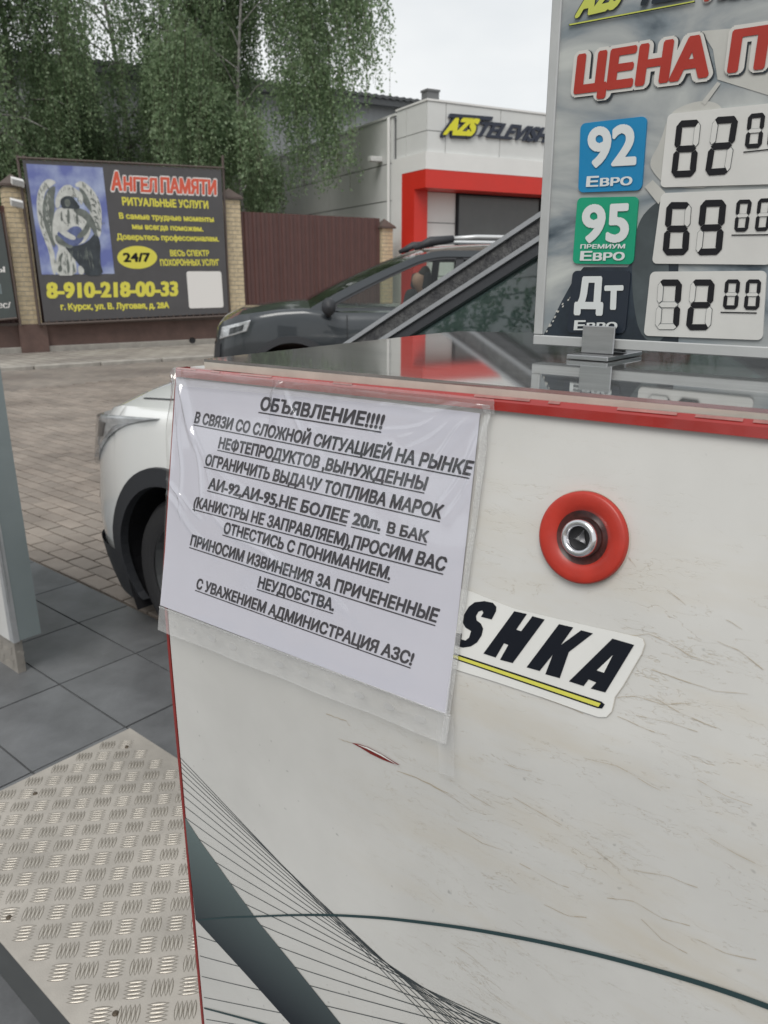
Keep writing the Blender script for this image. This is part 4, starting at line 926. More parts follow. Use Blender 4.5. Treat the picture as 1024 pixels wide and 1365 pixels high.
# printed decoration on the upright part of the panel
Z2 = lambda x, y: (200+x/2.048, 980+y/2.048)
M['line'] = mat('printed_thin_lines', (.05,.06,.065), .4); M['rope'] = mat('printed_dark_teal', (.022,.05,.055), .35)
def grad_mat():
    m = mat('printed_teal_band', (.1,.15,.16), .3); t = m.node_tree; p = t.nodes['Principled BSDF']; N = t.nodes.new
    tc = N('ShaderNodeTexCoord'); s = N('ShaderNodeSeparateXYZ'); mr = N('ShaderNodeMapRange'); r = N('ShaderNodeValToRGB')
    mr.inputs['From Min'].default_value = ZB0-IZ; mr.inputs['From Max'].default_value = ZB1-IZ
    r.color_ramp.elements[0].color = (.006,.010,.016,1); r.color_ramp.elements[1].color = (.125,.165,.165,1); r.color_ramp.elements[1].position = 1
    t.links.new(tc.outputs['Object'], s.inputs[0]); t.links.new(s.outputs['Z'], mr.inputs[0]); t.links.new(mr.outputs[0], r.inputs[0]); t.links.new(r.outputs[0], p.inputs['Base Color']); return m
ZB1 = lo_pl.hit(*Z2(105, 240))[2]; ZB0 = lo_pl.hit(*Z2(455, 788))[2]-.02
M['band'] = grad_mat()
LOC = lambda x, y, e=.0006: lo_pl.hit(*Z2(x, y), e)
def lpoly(pts, name, m_, e): w = WB(); w.add([LOC(*p, e) for p in pts], [tuple(range(len(pts)))]); return w.build(name, m_, pump)
lpoly([(96,222),(140,290),(185,352),(240,430),(300,512),(390,622),(470,722),(600,885),(470,885),(385,788),(260,648),(126,502)], 'teal_band_print', M['band'], .0007)
Ls = [60, 72, 86, 102, 120, 142, 166, 194, 226, 262, 302, 345, 392, 442, 494, 548, 602, 658, 715, 775]
m = WB()
for Ly in Ls:
    x0 = 82+(Ly-55)*.10; sl = np.interp(Ly, [55, 95, 263, 406, 600, 720, 800], [1.07, .94, .66, .45, .27, .20, .16])
    p0 = LOC(x0, Ly, .0004); xe = 1150; ye = Ly+sl*(xe-x0)
    if ye > 1000: xe = x0+(1000-Ly)/sl; ye = 1000
    p1 = LOC(xe, ye, .0004); t = unit(p1-p0); w = np.cross(t, B)*.00042
    m.add([p0-w, p1-w, p1+w, p0+w], [(0,1,2,3)])
tag(m.build('string_art_lines', M['line'], pump), kind='stuff')
def ribbon(pts, w0, w1, name, m_, e, pl_=None, Zf=Z2, mb=None):
    pp = [(pl_ or lo_pl).hit(*Zf(*p), e) for p in pts]; out = []
    for i in range(len(pp)-1):
        n_ = 6
        for k in range(n_):
            t = k/n_; a_ = pp[max(i-1, 0)]; b_ = pp[i]; c_ = pp[i+1]; d_ = pp[min(i+2, len(pp)-1)]
            out.append(.5*((2*b_)+(c_-a_)*t+(2*a_-5*b_+4*c_-d_)*t*t+(-a_+3*b_-3*c_+d_)*t**3))
    out.append(pp[-1]); mb = mb or WB(); n = len(out); vs = []
    nn = (pl_ or lo_pl).n
    for i, q in enumerate(out):
        t = unit(out[min(i+1, n-1)]-out[max(i-1, 0)]); s_ = unit(np.cross(t, nn))*(w0+(w1-w0)*i/(n-1))/2; vs += [q-s_, q+s_]
    mb.add(vs, [(2*i, 2*i+2, 2*i+3, 2*i+1) for i in range(n-1)]); return mb.build(name, m_, pump) if name else mb
Zp = lambda x, y: (x, y)
ribbon([(264,1226),(300,1222.5),(337,1221),(390,1219),(444,1219),(500,1222),(542,1226),(620,1236),(700,1250),(775,1266),(850,1285),(940,1311),(1024,1340),(1120,1378)], .0013, .0040, 'curved_line_print', M['rope'], .0010, Zf=Zp)
ribbon([(273,1343),(300,1350),(351,1364),(420,1386)], .002, .003, 'curved_line_print', M['rope'], .0010, Zf=Zp)

# round lock
M['lockred'] = mat('red_moulded_plastic', (.46,.032,.018), .38, var=.22, vs=30, coat=.1)
M['grime'] = mat('greasy_red_well', (.075,.02,.017), .3, var=.75, vs=110)
bc_ = up_pl.hit(779, 716)+pn*.0034; LR = .0262
m = WB(); m.lathe([(.0155,-.0010),(.0168,-.0001),(.0195,.0006),(.0225,.0009),(.0250,.0007),(.0262,.0001),(.0263,-.005)], bc_+pn*.001, pn, 64); lk = m.build('lock_dish', M['lockred'], pump, smooth=True); sub(lk)
m = WB(); m.lathe([(0,-.0032),(.0095,-.0032),(.0115,-.0030),(.0142,-.0018),(.0156,-.0010)], bc_+pn*.001, pn, 48); m.build('lock_well', M['grime'], lk, smooth=True)
m = WB(); m.lathe([(.0262,.0),(.0267,.0005),(.0272,.0)], bc_-pn*.0030, pn, 64); m.build('film_cut_edge', M['cream'], pump, smooth=True)
m = WB(); m.lathe([(.0068,-.004),(.0068,.0030),(.0078,.0040),(.0092,.0041),(.0104,.0034),(.0110,.0016),(.0112,-.003)], bc_+pn*.0015, pn, 48); m.build('lock_ring', M['chrome'], lk, smooth=True)
m = WB(); m.lathe([(0,-.001),(.0068,-.001)], bc_+pn*.0012, pn, 32); m.build('lock_recess', M['dark'], lk)
uu, vv = A, unit(np.cross(pn, A)); vv = vv if vv[2] > 0 else -vv
tri = [bc_+pn*.001+(uu*math.cos(R(a))+vv*math.sin(R(a)))*.0048 for a in (78, 198, 318)]
m = WB(); tt = [bc_+pn*.0045+(p-bc_-pn*.001)*.35 for p in tri]; m.add(tri+tt, [(0,1,4,3),(1,2,5,4),(2,0,3,5),(3,4,5)]); m.build('triangular_key_pin', M['steel'], lk)

# letters S H K A on the sticker, italic heavy capitals
Z3 = lambda x, y: (600+x/2.415, 540+y/2.415)
M['stk'] = mat('sticker_white', (.70,.70,.68), .35, var=.04, vs=20); M['stk_y'] = mat('sticker_yellow', (.62,.60,.10), .4)
def upoly(pts, name, m_, e, par=pump): 
    w = WB(); w.add([up_pl.hit(*Z3(*p), e) for p in pts], [tuple(range(len(pts)))]); return w.build(name, m_, par)
stpts = [(-420,470),(-60,560),(70,600),(170,640),(210,655),(300,676),(470,715),(560,735),(605,745),(622,752),(628,770),(618,800),(560,900),(532,940),(528,960),(522,985),(505,1003),(480,1003),(440,990),(300,940),(150,890),(20,850),(-420,700)]
upoly([(x*1.0+ (3 if x>500 else 0), y) for x, y in stpts], 'sticker_cut_edge', M['cream'], .0006)
w_ = WB(); pts = [up_pl.hit(*Z3(*p), .0006) for p in stpts]; w_.prism(pts[::-1], pn*.0004); st = w_.build('logo_sticker', M['stk'], pump); sub(st)
EL = .0013
Z4 = lambda x, y: (600+x/3.793, 790+y/3.793)
def lpo(pts, name, m_, e): w = WB(); w.add([up_pl.hit(*Z4(*p), e) for p in pts], [tuple(range(len(pts)))]); return w.build(name, m_, st)
M['logo'] = mat('logo_ink', (.006,.008,.014), .45, spec=.25)
lpo([(330,92),(394,106),(340,185),(365,193),(422,117),(484,134),(322,354),(258,337),(300,262),(278,254),(236,326),(174,306)], 'letter', M['logo'], EL)
lpo([(556,157),(628,174),(566,262),(668,188),(728,204),(606,298),(560,430),(487,410),(524,312),(458,394),(392,375)], 'letter', M['logo'], EL)
lpo([(826,230),(936,262),(790,502),(716,482),(744,452),(706,436),(680,470),(606,446)], 'letter', M['logo'], EL)
lpo([(828,314),(784,402),(748,390)], 'letter_counter', M['stk'], EL+.0003)
lpo([(216,134),(238,92),(240,70),(222,50),(180,41),(130,47),(100,70),(76,110),(70,150),(84,175),(112,192),(102,225),(84,240),(62,234),(66,205),(20,200),(10,240),(30,265),(70,276),(110,270),(142,250),(165,215),(173,180),(162,155),(140,138),(137,115),(150,94),(168,88),(174,100),(162,120)], 'letter', M['logo'], EL)
for k in range(7):           # the earlier letters, under the notice
    lpo([(x-150-k*150, y-(150+k*150)*.327) for x, y in ((100,60),(190,85),(60,300),(-30,272))], 'letter', M['logo'], EL)
lpo([(-1200,-94),(30,304),(770,548),(787,562),(774,583),(750,581),(30,335),(-1200,-62)], 'underline', M['logo'], EL)
lpo([(-1200,-86),(30,312),(768,556),(756,574),(30,328),(-1200,-70)], 'underline', M['stk_y'], EL+.0003)
# torn film with red showing
Z8 = lambda x, y: (200+x/2.226, 760+y/2.226)
def tear(pts, name, m_, e):
    w = WB(); w.add([lo_pl.hit(*Z8(*p), e) for p in pts], [tuple(range(len(pts)))]); return w.build(name, m_, pump)
M['tear'] = mat('red_under_film', (.20,.02,.015), .5, var=.3, vs=80); M['crackm'] = mat('dirty_crack', (.42,.35,.25), .8)
tear([(600,511),(620,514),(650,524),(690,545),(725,566),(744,577),(722,572),(690,560),(655,543),(628,526)], 'film_tear', M['tear'], .0008)
tear([(618,513),(650,522),(692,543),(744,577),(690,547),(650,527)], 'film_tear', M['stk'], .0020)
cm = WB()
def crk(pts, w0):
    pts = [(x+random.uniform(-2, 2), y+random.uniform(-2, 2)) for x, y in pts]
    o = [pts[0]]
    for a_, b_ in zip(pts[:-1], pts[1:]):
        for k in (1, 2, 3): f = k/3; o.append((a_[0]+(b_[0]-a_[0])*f+random.uniform(-1.2, 1.2), a_[1]+(b_[1]-a_[1])*f+random.uniform(-1.2, 1.2)))
    for p_, q_ in zip(o[:-1], o[1:]):
        a_, b_ = crkpl.hit(*crkz(*p_), .0005), crkpl.hit(*crkz(*q_), .0005); t = unit(b_-a_); s_ = np.cross(t, crkpl.n)*w0*random.uniform(.12, .5); cm.add([a_-s_, b_-s_, b_+s_, a_+s_], [(0,1,2,3)])
crkpl, crkz = lo_pl, Z8
crk([(560,498),(585,506),(602,511)], .0005); crk([(735,595),(790,612),(850,645),(905,668)], .0006); crk([(525,425),(560,437),(585,448),(592,460)], .0005)
Z9 = lambda x, y: (550+x/2.16, 900+y/2.16); crkz = Z9
for pts in ([(0,290),(60,320),(120,355),(170,392)], [(150,330),(200,362),(240,385)], [(130,440),(200,480),(262,505)], [(290,350),(360,388),(430,432)], [(500,240),(590,262),(680,312),(715,330)], [(265,255),(300,268),(345,275)], [(820,300),(900,345),(980,375)], [(520,500),(560,528),(600,560)], [(310,540),(400,590),(450,612)], [(640,560),(740,580),(820,612)], [(560,640),(640,650),(720,700),(800,720)], [(380,660),(450,690),(500,695)], [(110,770),(170,810),(215,850)], [(50,615),(90,650)], [(860,470),(940,515),(1010,550)], [(660,700),(720,760),(790,800)], [(820,760),(900,800),(990,820)]): crk(pts, .00038)
crkpl, crkz = up_pl, Z3
for pts in ([(560,735),(600,742),(640,735),(700,760),(770,805),(850,835)], [(20,850),(100,872),(200,905),(330,950),(430,992)], [(700,595),(760,640)], [(575,490),(600,520)], [(650,850),(740,880),(850,920),(960,930)], [(540,940),(600,935),(680,960),(780,960)], [(640,930),(740,990),(860,1040)], [(860,760),(930,790),(1010,850)], [(600,1000),(700,1020),(800,1050)], [(890,690),(940,720)], [(540,1000),(640,1045),(700,1060)]): crk(pts, .00035)
tag(cm.build('film_cracks', M['crackm'], pump), kind='stuff')

# ------------------------------------------------------------------ glossy board on top of the pump
M['gloss'] = mat('dark_polished_board', (.52,.53,.53), .045, metal=.80, var=.28, vs=9, stretch=(1.2,14,1))
ZB = H-.066
tp_ = Plane(V(0, 0, ZB), V(0, 0, 1))
ct = [tp_.hit(*q) for q in ((272,478.5),(575,445),(612,441.5),(712,443.5))]
dfr = tp_.hit(1024,545.5)-ct[0]; fr = ct[0]+dfr*2.0; dbk = unit(ct[3]-ct[2]); bk = ct[2]+dbk*1.02
poly = [ct[0], fr, bk, ct[2], ct[1]]
board = frame('top_board', V(*(sum(p[:2] for p in poly)/5), ZT), ANG); tag(board, 'dark glossy board with a pale edge lying on top of the white pump', 'board')
m = WB(); m.prism([p-V(0,0,.0022) for p in poly], V(0,0,.0022)); m.build('glossy_sheet', M['gloss'], board)
m = WB(); m.prism([p-V(0,0,.0082) for p in poly], V(0,0,.0059)); m.build('pale_core', M['cream'], board)

# ------------------------------------------------------------------ price sign
spl = Plane(P(0, .624, 1), -B)
s0 = spl.hit(712, 459); sb = s0[2]; sa = s0@A; sa1 = sa+.62; stp = sb+.72
psn = frame('price_sign', P((sa+sa1)/2, .627, ZB), ANG); tag(psn, 'aluminium framed fuel price board with number cards, clamped upright on the pump top', 'price sign')
def SB(name, a0_, a1_, b0_, b1_, z0, z1, mt_, bev=0):
    m = WB(); m.prism([P(a0_, b0_, z0), P(a1_, b0_, z0), P(a1_, b1_, z0), P(a0_, b1_, z0)], V(0, 0, z1-z0)); return m.build(name, mt_, psn, bevel=bev, seg=1)
fw = .0085; M['frame'] = mat('pale_grey_frame', (.50,.51,.51), .35, metal=.25, var=.06, vs=30)
SB('frame_rail', sa, sa1, .6215, .639, sb, sb+fw, M['frame'], .0008); SB('frame_rail', sa, sa1, .6215, .639, stp-fw, stp, M['frame'], .0008)
SB('frame_rail', sa, sa+fw, .6216, .6389, sb+fw+.0003, stp-fw-.0003, M['frame'], .0008); SB('frame_rail', sa1-fw, sa1, .6216, .6389, sb+fw+.0003, stp-fw-.0003, M['frame'], .0008)
def print_mat():
    m = mat('grey_blue_photo_print', (.4,.4,.4), .32); t = m.node_tree; p = t.nodes['Principled BSDF']; N = t.nodes.new; K = t.links.new
    tc = N('ShaderNodeTexCoord'); mp = N('ShaderNodeMapping'); mp.inputs['Rotation'].default_value = (0, R(35), 0); mp.inputs['Scale'].default_value = (4.0, 1, 11); K(tc.outputs['Object'], mp.inputs[0])
    n = N('ShaderNodeTexNoise'); n.inputs['Scale'].default_value = 1.5; n.inputs['Detail'].default_value = 5; n.inputs['Distortion'].default_value = 1.6; K(mp.outputs[0], n.inputs[0])
    r = N('ShaderNodeValToRGB'); e = r.color_ramp.elements; e[0].position = .30; e[0].color = (.045,.065,.085,1); e[1].position = .66; e[1].color = (.50,.52,.50,1)
    for ps, c in ((.40, (.20,.235,.26,1)), (.50, (.33,.35,.355,1))): x = e.new(ps); x.color = c
    K(n.outputs['Fac'], r.inputs[0]); K(r.outputs[0], p.inputs['Base Color']); return m
M['print'] = print_mat()
SB('printed_sheet', sa+fw, sa1-fw, .624, .632, sb+fw, stp-fw, M['print'])
Z6 = lambda x, y: (720+x/3.25, 60+y/3.25)
M['pr_n'] = mat('print_dark_navy', (.022,.032,.045), .3, var=.6, vs=25); M['pr_g'] = mat('print_slate', (.075,.092,.10), .3, var=.5, vs=14); M['pr_l'] = mat('print_pale', (.50,.50,.47), .3, var=.12, vs=20); M['pr_b'] = mat('print_blue_grey', (.17,.215,.25), .3, var=.3, vs=12)
flat([[(40,1262),(12,1262),(60,1180),(100,1100),(150,1010),(190,962),(380,962),(440,900),(500,860),(600,900),(600,1290),(520,1290),(300,1275)]], 'print_shape', M['pr_n'], psn, spl, .0004, Z6)
flat([smooth_poly([(400,880),(430,760),(480,700),(540,660),(560,900),(560,1290),(440,1285),(400,1100)], 2)], 'print_shape', M['pr_g'], psn, spl, .0006, Z6)
flat([smooth_poly([(470,510),(520,430),(560,300),(620,262),(700,240),(770,250),(800,290),(800,620),(560,620),(500,565)], 2)], 'print_shape', M['pr_l'], psn, spl, .0007, Z6)
flat([[(455,615),(490,585),(545,640),(515,690)], [(700,250),(770,160),(784,168),(716,262)]], 'print_shape', M['pr_l'], psn, spl, .0009, Z6)
flat([[(700,-60),(1060,-90),(1060,240),(770,150),(750,20)]], 'print_shape', M['pr_l'], psn, spl, .0004, Z6)
Z5 = lambda x, y: (700+x/3.16, y/3.16); Z5b = lambda x, y: (700+x/3.16, 240+y/3.16)
tg = [(random.uniform(30, 190), ) for _ in range(0)]
w = WB()
for k in range(26):
    f = k/26; x, y = 30+170*f+random.uniform(-6, 6), 1235-265*f+random.uniform(-14, 14)
    if random.random() < .75: w.add([spl.hit(*Z6(x+dx, y+dy), .0010) for dx, dy in ((-4,5),(3,3),(5,-5),(-2,-3))], [(0,1,2,3)])
w.build('print_shape', M['pr_l'], psn)
text_mesh  # header and heading
M['hd_y'] = mat('print_yellow_green', (.50,.54,.10), .35); M['pred'] = mat('print_red', (.38,.030,.018), .35, var=.08, vs=30); M['plin'] = mat('print_heading_outline', (.58,.57,.54), .35)
def pt(s, zf, bl, br, tl, m_, bold=.03, e=.002, rows=30, name='printed_text', **k): return text(s, name, spl, zf(*bl), zf(*br), zf(*tl), m_, psn, bold, e, rows, **k)
pt('AZS', Z5, (206,84), (400,36), (258,-60), M['pr_n'], .11, .0015); pt('AZS', Z5, (212,80), (396,37), (262,-55), M['hd_y'], .07, .0022)
pt('TELE', Z5, (462,36), (708,-4), (505,-100), M['pr_n'], .09, .0022)
pt('VISHKA', Z5, (705,24), (1290,-66), (745,-120), M['plin'], .12, .0015); pt('VISHKA', Z5, (712,20), (1286,-66), (750,-112), M['pred'], .06, .0022)
flat([[(188,103),(720,4),(720,14),(188,114)]], 'underline', M['pr_n'], psn, spl, .0016, Z5); flat([[(192,104),(718,6),(718,11),(192,110)]], 'underline', M['hd_y'], psn, spl, .0022, Z5)
ex = .10
for off, mt_, e, b_ in ((5, M['pr_n'], .0012, .155), (0, M['plin'], .0016, .15), (0, M['pred'], .0022, .055)):
    g_ = (b_-.055)*150
    pt('ЦЕНА', Z5, (208-g_+off, 401+g_+off), (776+g_+off, 328+g_+off), (226-g_+off, 238-g_+off), mt_, b_, e)
    pt('П', Z5, (853-g_+off, 312+g_+off), (1012+g_+off, 293+g_+off), (878-g_+off, 135-g_+off), mt_, b_, e)
def card(cs, zf, m_, r=.08, e=.0018, name='number_card'):
    c = [spl.hit(*zf(*q)) for q in cs]; asp = np.linalg.norm(c[1]-c[0])/np.linalg.norm(c[3]-c[0]); 
    w = rrect(bil(c), r, asp, 0, -B); 
    w2 = WB(); pts = [V(*p) for p in w.v]; w2.prism([p for p in pts], -B*e); return w2.build(name, m_, psn)
M['c_b'] = mat('card_blue', (.006,.21,.44), .35, var=.05, vs=20); M['c_g'] = mat('card_green', (.005,.30,.165), .35, var=.05, vs=20); M['c_k'] = mat('card_dark', (.015,.022,.035), .35)
M['c_w'] = mat('card_white', (.62,.62,.60), .35, var=.07, vs=16); M['c_t'] = mat('card_text_white', (.64,.67,.67), .4)
card([(238,522),(518,490),(495,802),(228,812)], Z5, M['c_b']); card([(225,75),(482,70),(460,355),(204,352)], Z5b, M['c_g']); card([(205,382),(450,382),(425,645),(180,642)], Z5b, M['c_k'])
card([(605,482),(1080,432),(1062,776),(573,790)], Z5, M['c_w'], .045); card([(578,56),(1062,36),(1040,357),(538,352)], Z5b, M['c_w'], .045); card([(532,386),(1020,382),(1003,674),(503,655)], Z5b, M['c_w'], .045)
E2 = .0026
pt('92', Z5, (268,708), (474,697), (270,540), M['c_t'], .035, E2, 64); pt('Е', Z5, (262,790), (314,788), (266,746), M['c_t'], .04, E2); pt('ВРО', Z5, (320,787), (456,781), (323,752), M['c_t'], .045, E2)
pt('95', Z5b, (240,265), (440,262), (248,106), M['c_t'], .035, E2, 64); pt('ПРЕМИУМ', Z5b, (238,290), (426,289), (240,272), M['c_t'], .035, E2); pt('Е', Z5b, (236,341), (286,341), (240,301), M['c_t'], .04, E2); pt('ВРО', Z5b, (290,341), (424,339), (293,307), M['c_t'], .045, E2)
pt('Д', Z5b, (212,543), (334,545), (220,411), M['c_t'], .055, E2); pt('Т', Z5b, (336,549), (416,549), (340,449), M['c_t'], .06, E2)
pt('Е', Z5b, (210,633), (258,633), (214,592), M['c_t'], .04, E2); pt('ВРО', Z5b, (262,633), (392,631), (266,601), M['c_t'], .045, E2)
# seven segment figures
SEG = {'0':'abcdef','2':'abged','6':'afgcde','7':'abc','9':'abcdfg'}
def digit(ch, cs, zf, w=.26):
    f = bil([spl.hit(*zf(*q)) for q in cs]); asp = np.linalg.norm(f(1,0)-f(0,0))/np.linalg.norm(f(0,1)-f(0,0)); h = w*asp; g = .018
    def hz(v0, v1, cu=1):
        vm = (v0+v1)/2; return [(w*.35+g, v0), (1-w*.35-g, v0), (1-g*1.5, vm) if 0 else (1-w*.15-g, vm), (1-w*.75-g, v1), (w*.75+g, v1), (w*.15+g, vm)]
    segs = {'a': [(.18, 0), (.82, 0), (.93, h*.42), (.80, h), (.20, h), (.07, h*.42)], 'd': [(.20, 1-h), (.80, 1-h), (.93, 1-h*.42), (.82, 1), (.18, 1), (.07, 1-h*.42)],
            'g': [(.20, .5-h/2), (.80, .5-h/2), (.93, .5), (.80, .5+h/2), (.20, .5+h/2), (.07, .5)]}
    def vt(u0, v0, v1): s_ = -1 if u0 > .5 else 1; uo = u0; ui = u0+s_*w; return [(uo, v0+h*.55), (uo+s_*w*.4, v0+g*.6), (ui, v0+h*.9 if v0 < .1 else v0+h*.5), (ui, v1-h*.5 if v1 < .9 else v1-h*.9), (uo+s_*w*.4, v1-g*.6), (uo, v1-h*.55)]
    segs['f'] = vt(0, .03, .49); segs['e'] = vt(0, .51, .97); segs['b'] = vt(1, .03, .49); segs['c'] = vt(1, .51, .97)
    on, off, inn = WB(), WB(), WB()
    for k, pg in segs.items():
        pg = np.array(pg); c = pg.mean(0); pg2 = c+(pg-c)*V(.97, .97)
        if k in SEG[ch]: on.add([f(*p)-B*.0024 for p in pg2], [tuple(range(6))])
        else:
            off.add([f(*p)-B*.0022 for p in pg2], [tuple(range(6))]); t_ = .020
            d = pg2-c; ln = np.abs(d).max(0); inn.add([f(*(c+q*(1-t_*V(1, asp)/ln)))-B*.0026 for q in d], [tuple(range(6))])
    on.build('price_figure', M['ink'], psn)
    if off.v: off.build('unlit_segment', M['pr_g'], psn); inn.build('unlit_segment', M['c_w'], psn)
digit('6', [(645,510),(748,504),(722,745),(618,750)], Z5); digit('2', [(797,495),(906,488),(866,735),(760,742)], Z5)
digit('0', [(945,482),(1018,475),(1000,624),(928,628)], Z5); digit('0', [(1038,474),(1108,466),(1090,616),(1022,622)], Z5)
digit('6', [(602,93),(708,93),(692,316),(582,318)], Z5b); digit('9', [(745,85),(855,82),(832,315),(720,318)], Z5b)
digit('0', [(896,84),(962,82),(942,217),(884,219)], Z5b); digit('0', [(986,79),(1050,76),(1030,214),(970,217)], Z5b)
digit('7', [(566,418),(668,418),(652,630),(550,630)], Z5b); digit('2', [(704,418),(806,418),(786,632),(680,632)], Z5b)
digit('0', [(848,418),(912,418),(900,543),(836,543)], Z5b); digit('0', [(936,418),(1000,418),(990,546),(924,546)], Z5b)
flat([[(924,640),(1095,622),(1095,627),(924,645)]], 'underline', M['ink'], psn, spl, .0024, Z5); flat([[(874,230),(1040,228),(1040,233),(874,235)], [(828,554),(980,557),(980,562),(828,559)]], 'underline', M['ink'], psn, spl, .0024, Z5b)
# clamp brackets
bpln = Plane(P(0, .615, 1), -B)
for da in (0, .36):
    q0, q1 = bpln.hit(*Z5b(243, 612)), bpln.hit(*Z5b(380, 614)); a0_, a1_ = q0@A+da, q1@A+da
    r_b = frame('clamp_bracket', P((a0_+a1_)/2, .617, ZB), ANG); tag(r_b, ['bent steel bracket holding the bottom rail of the price sign under the dark fuel card', 'steel bracket holding the price sign at its right end'][da > 0], 'bracket', 'brackets under the price sign')
    def BB(name, b0_, b1_, z0, z1, ea=0): m = WB(); m.prism([P(a0_-ea, b0_, z0), P(a1_+ea, b0_, z0), P(a1_+ea, b1_, z0), P(a0_-ea, b1_, z0)], V(0, 0, z1-z0)); return m.build(name, M['steel'], r_b, bevel=.0006, seg=1)
    BB('clamp_plate', .615, .617, ZB+.0045, q0[2]); BB('clamp_plate', .642, .644, ZB+.0045, q0[2]); BB('foot_plate', .597, .667, ZB+.0005, ZB+.0042, .004)

# ------------------------------------------------------------------ notice in a plastic sleeve
M['paper'] = mat('white_paper', (.70,.70,.79), .75, var=.02, vs=6)
ncr = [up_pl.hit(*q) for q in ((237,503),(642,551),(598,951),(217.5,806))]; nf = bil(ncr)
scr = [up_pl.hit(*q) for q in ((234.5,490.5),(662,541),(600,990),(216.5,838))]; sf = bil(scr)
def sag(u, v):       # gentle lift of the sheet away from the panel
    return .0016+.0022*math.sin(math.pi*u)*math.sin(math.pi*min(v, 1))*.6+.003*max(0, v-.75)*4*(1-u*.5)*.5
npn = frame('notice', nf(.5, 1)+pn*.002, ANG); tag(npn, 'printed white paper notice in a clear plastic sleeve taped to the pump front', 'notice')
m = WB(); m.grid(lambda u, v: nf(u, v)+pn*sag(u, v), np.linspace(0, 1, 40), np.linspace(0, 1, 30)); m.build('paper_sheet', M['paper'], npn, smooth=True)
inv_c = [V(0,0), V(1,0), V(1,1), V(0,1)]
def npos(px, py):    # place on the sheet
    p = up_pl.hit(px, py); u, v = .5, .5
    for _ in range(12):
        q = nf(u, v); du = (nf(u+1e-3, v)-q)/1e-3; dv = (nf(u, v+1e-3)-q)/1e-3; d = p-q; J_ = np.stack([du, dv], 1); s_ = np.linalg.lstsq(J_, d, rcond=None)[0]; u += s_[0]; v += s_[1]
    return u, v
def nline(s, bl, br, h, bold=.040, ul=True, sh=None):
    (u0, v0), (u1, v1) = npos(*bl), npos(*br); ut, vt_ = npos(bl[0]+(sh if sh is not None else h*.22), bl[1]-h)
    def fn(x, y): u = u0+(u1-u0)*x+(ut-u0)*y; v = v0+(v1-v0)*x+(vt_-v0)*y; return nf(u, v)+pn*(sag(u, v)+.00035)
    mb = text_mesh(s, fn, bold, 22)
    if ul:
        for k in range(24): mb.add([fn(k/24, -.22), fn((k+1)/24, -.22), fn((k+1)/24, -.13), fn(k/24, -.13)], [(0,1,2,3)])
    return mb.build('printed_line', M['print_ink'], npn)
ZN = lambda x, y: (200+x/2.226, 460+y/2.226); ZM = lambda x, y: (200+x/2.226, 760+y/2.226)
nline('ОБЪЯВЛЕНИЕ!!!!', ZN(330,193), ZN(694,251), 17.5, .04)
nline('В СВЯЗИ СО СЛОЖНОЙ СИТУАЦИЕЙ НА РЫНКЕ', ZN(136,231), ZN(955,388), 14.5)
nline('НЕФТЕПРОДУКТОВ ,ВЫНУЖДЕННЫ', ZN(208,306), ZN(822,432), 14.5)
nline('ОГРАНИЧИТЬ ВЫДАЧУ ТОПЛИВА МАРОК', ZN(168,356), ZN(868,516), 14.5)
nline('АИ-92,АИ-95,НЕ БОЛЕЕ', ZN(178,426), ZN(592,529), 14.5, .04)
nline('20л.', ZN(606,532), ZN(690,552), 16.5, .045)
nline('В БАК', ZN(708,556), ZN(828,586), 14.5, .04)
nline('(КАНИСТРЫ НЕ ЗАПРАВЛЯЕМ),ПРОСИМ ВАС', ZN(134,481), ZN(878,672), 14.5)
nline('ОТНЕСТИСЬ С ПОНИМАНИЕМ.', ZN(224,557), ZN(718,697), 14.5)
nline('ПРИНОСИМ ИЗВИНЕНИЯ ЗА ПРИЧЕНЕННЫЕ', ZN(124,594), ZM(854,156), 14.5)
nline('НЕУДОБСТВА.', ZM(326,50), ZM(552,121), 14.5)
nline('С УВАЖЕНИЕМ АДМИНИСТРАЦИЯ АЗС!', ZM(143,53), ZM(782,282), 13.5)
def sleeve_mat(name, base, milk=.0, rough=.08, bs=0):
    m = bpy.data.materials.new(name); m.use_nodes = True; t = m.node_tree; t.nodes.clear(); N = t.nodes.new; K = t.links.new
    o = N('ShaderNodeOutputMaterial'); g_ = N('ShaderNodeBsdfGlossy'); g_.inputs['Roughness'].default_value = rough; tr = N('ShaderNodeBsdfTransparent'); tr.inputs[0].default_value = (.98,.98,.98,1)
    df = N('ShaderNodeBsdfDiffuse'); df.inputs[0].default_value = (.8,.8,.8,1)
    lf = N('ShaderNodeLayerWeight'); lf.inputs['Blend'].default_value = .5; fz = N('ShaderNodeMath'); fz.operation = 'POWER'; fz.inputs[1].default_value = 4.5; K(lf.outputs['Facing'], fz.inputs[0]); mu = N('ShaderNodeMath'); mu.operation = 'MULTIPLY_ADD'; mu.inputs[1].default_value = 1.0; mu.inputs[2].default_value = base; mu.use_clamp = True
    m1 = N('ShaderNodeMixShader'); m2 = N('ShaderNodeMixShader'); m1.inputs[0].default_value = milk
    K(tr.outputs[0], m1.inputs[1]); K(df.outputs[0], m1.inputs[2]); K(fz.outputs[0], mu.inputs[0]); K(mu.outputs[0], m2.inputs[0]); K(m1.outputs[0], m2.inputs[1]); K(g_.outputs[0], m2.inputs[2]); K(m2.outputs[0], o.inputs[0])
    if bs:
        tc = N('ShaderNodeTexCoord'); n = N('ShaderNodeTexNoise'); n.inputs['Scale'].default_value = bs; b = N('ShaderNodeBump'); b.inputs['Strength'].default_value = .8; b.inputs['Distance'].default_value = .0015; K(tc.outputs['Object'], n.inputs[0]); K(n.outputs[0], b.inputs['Height'])
        for q in (g_, df): K(b.outputs[0], q.inputs['Normal'])
    return m
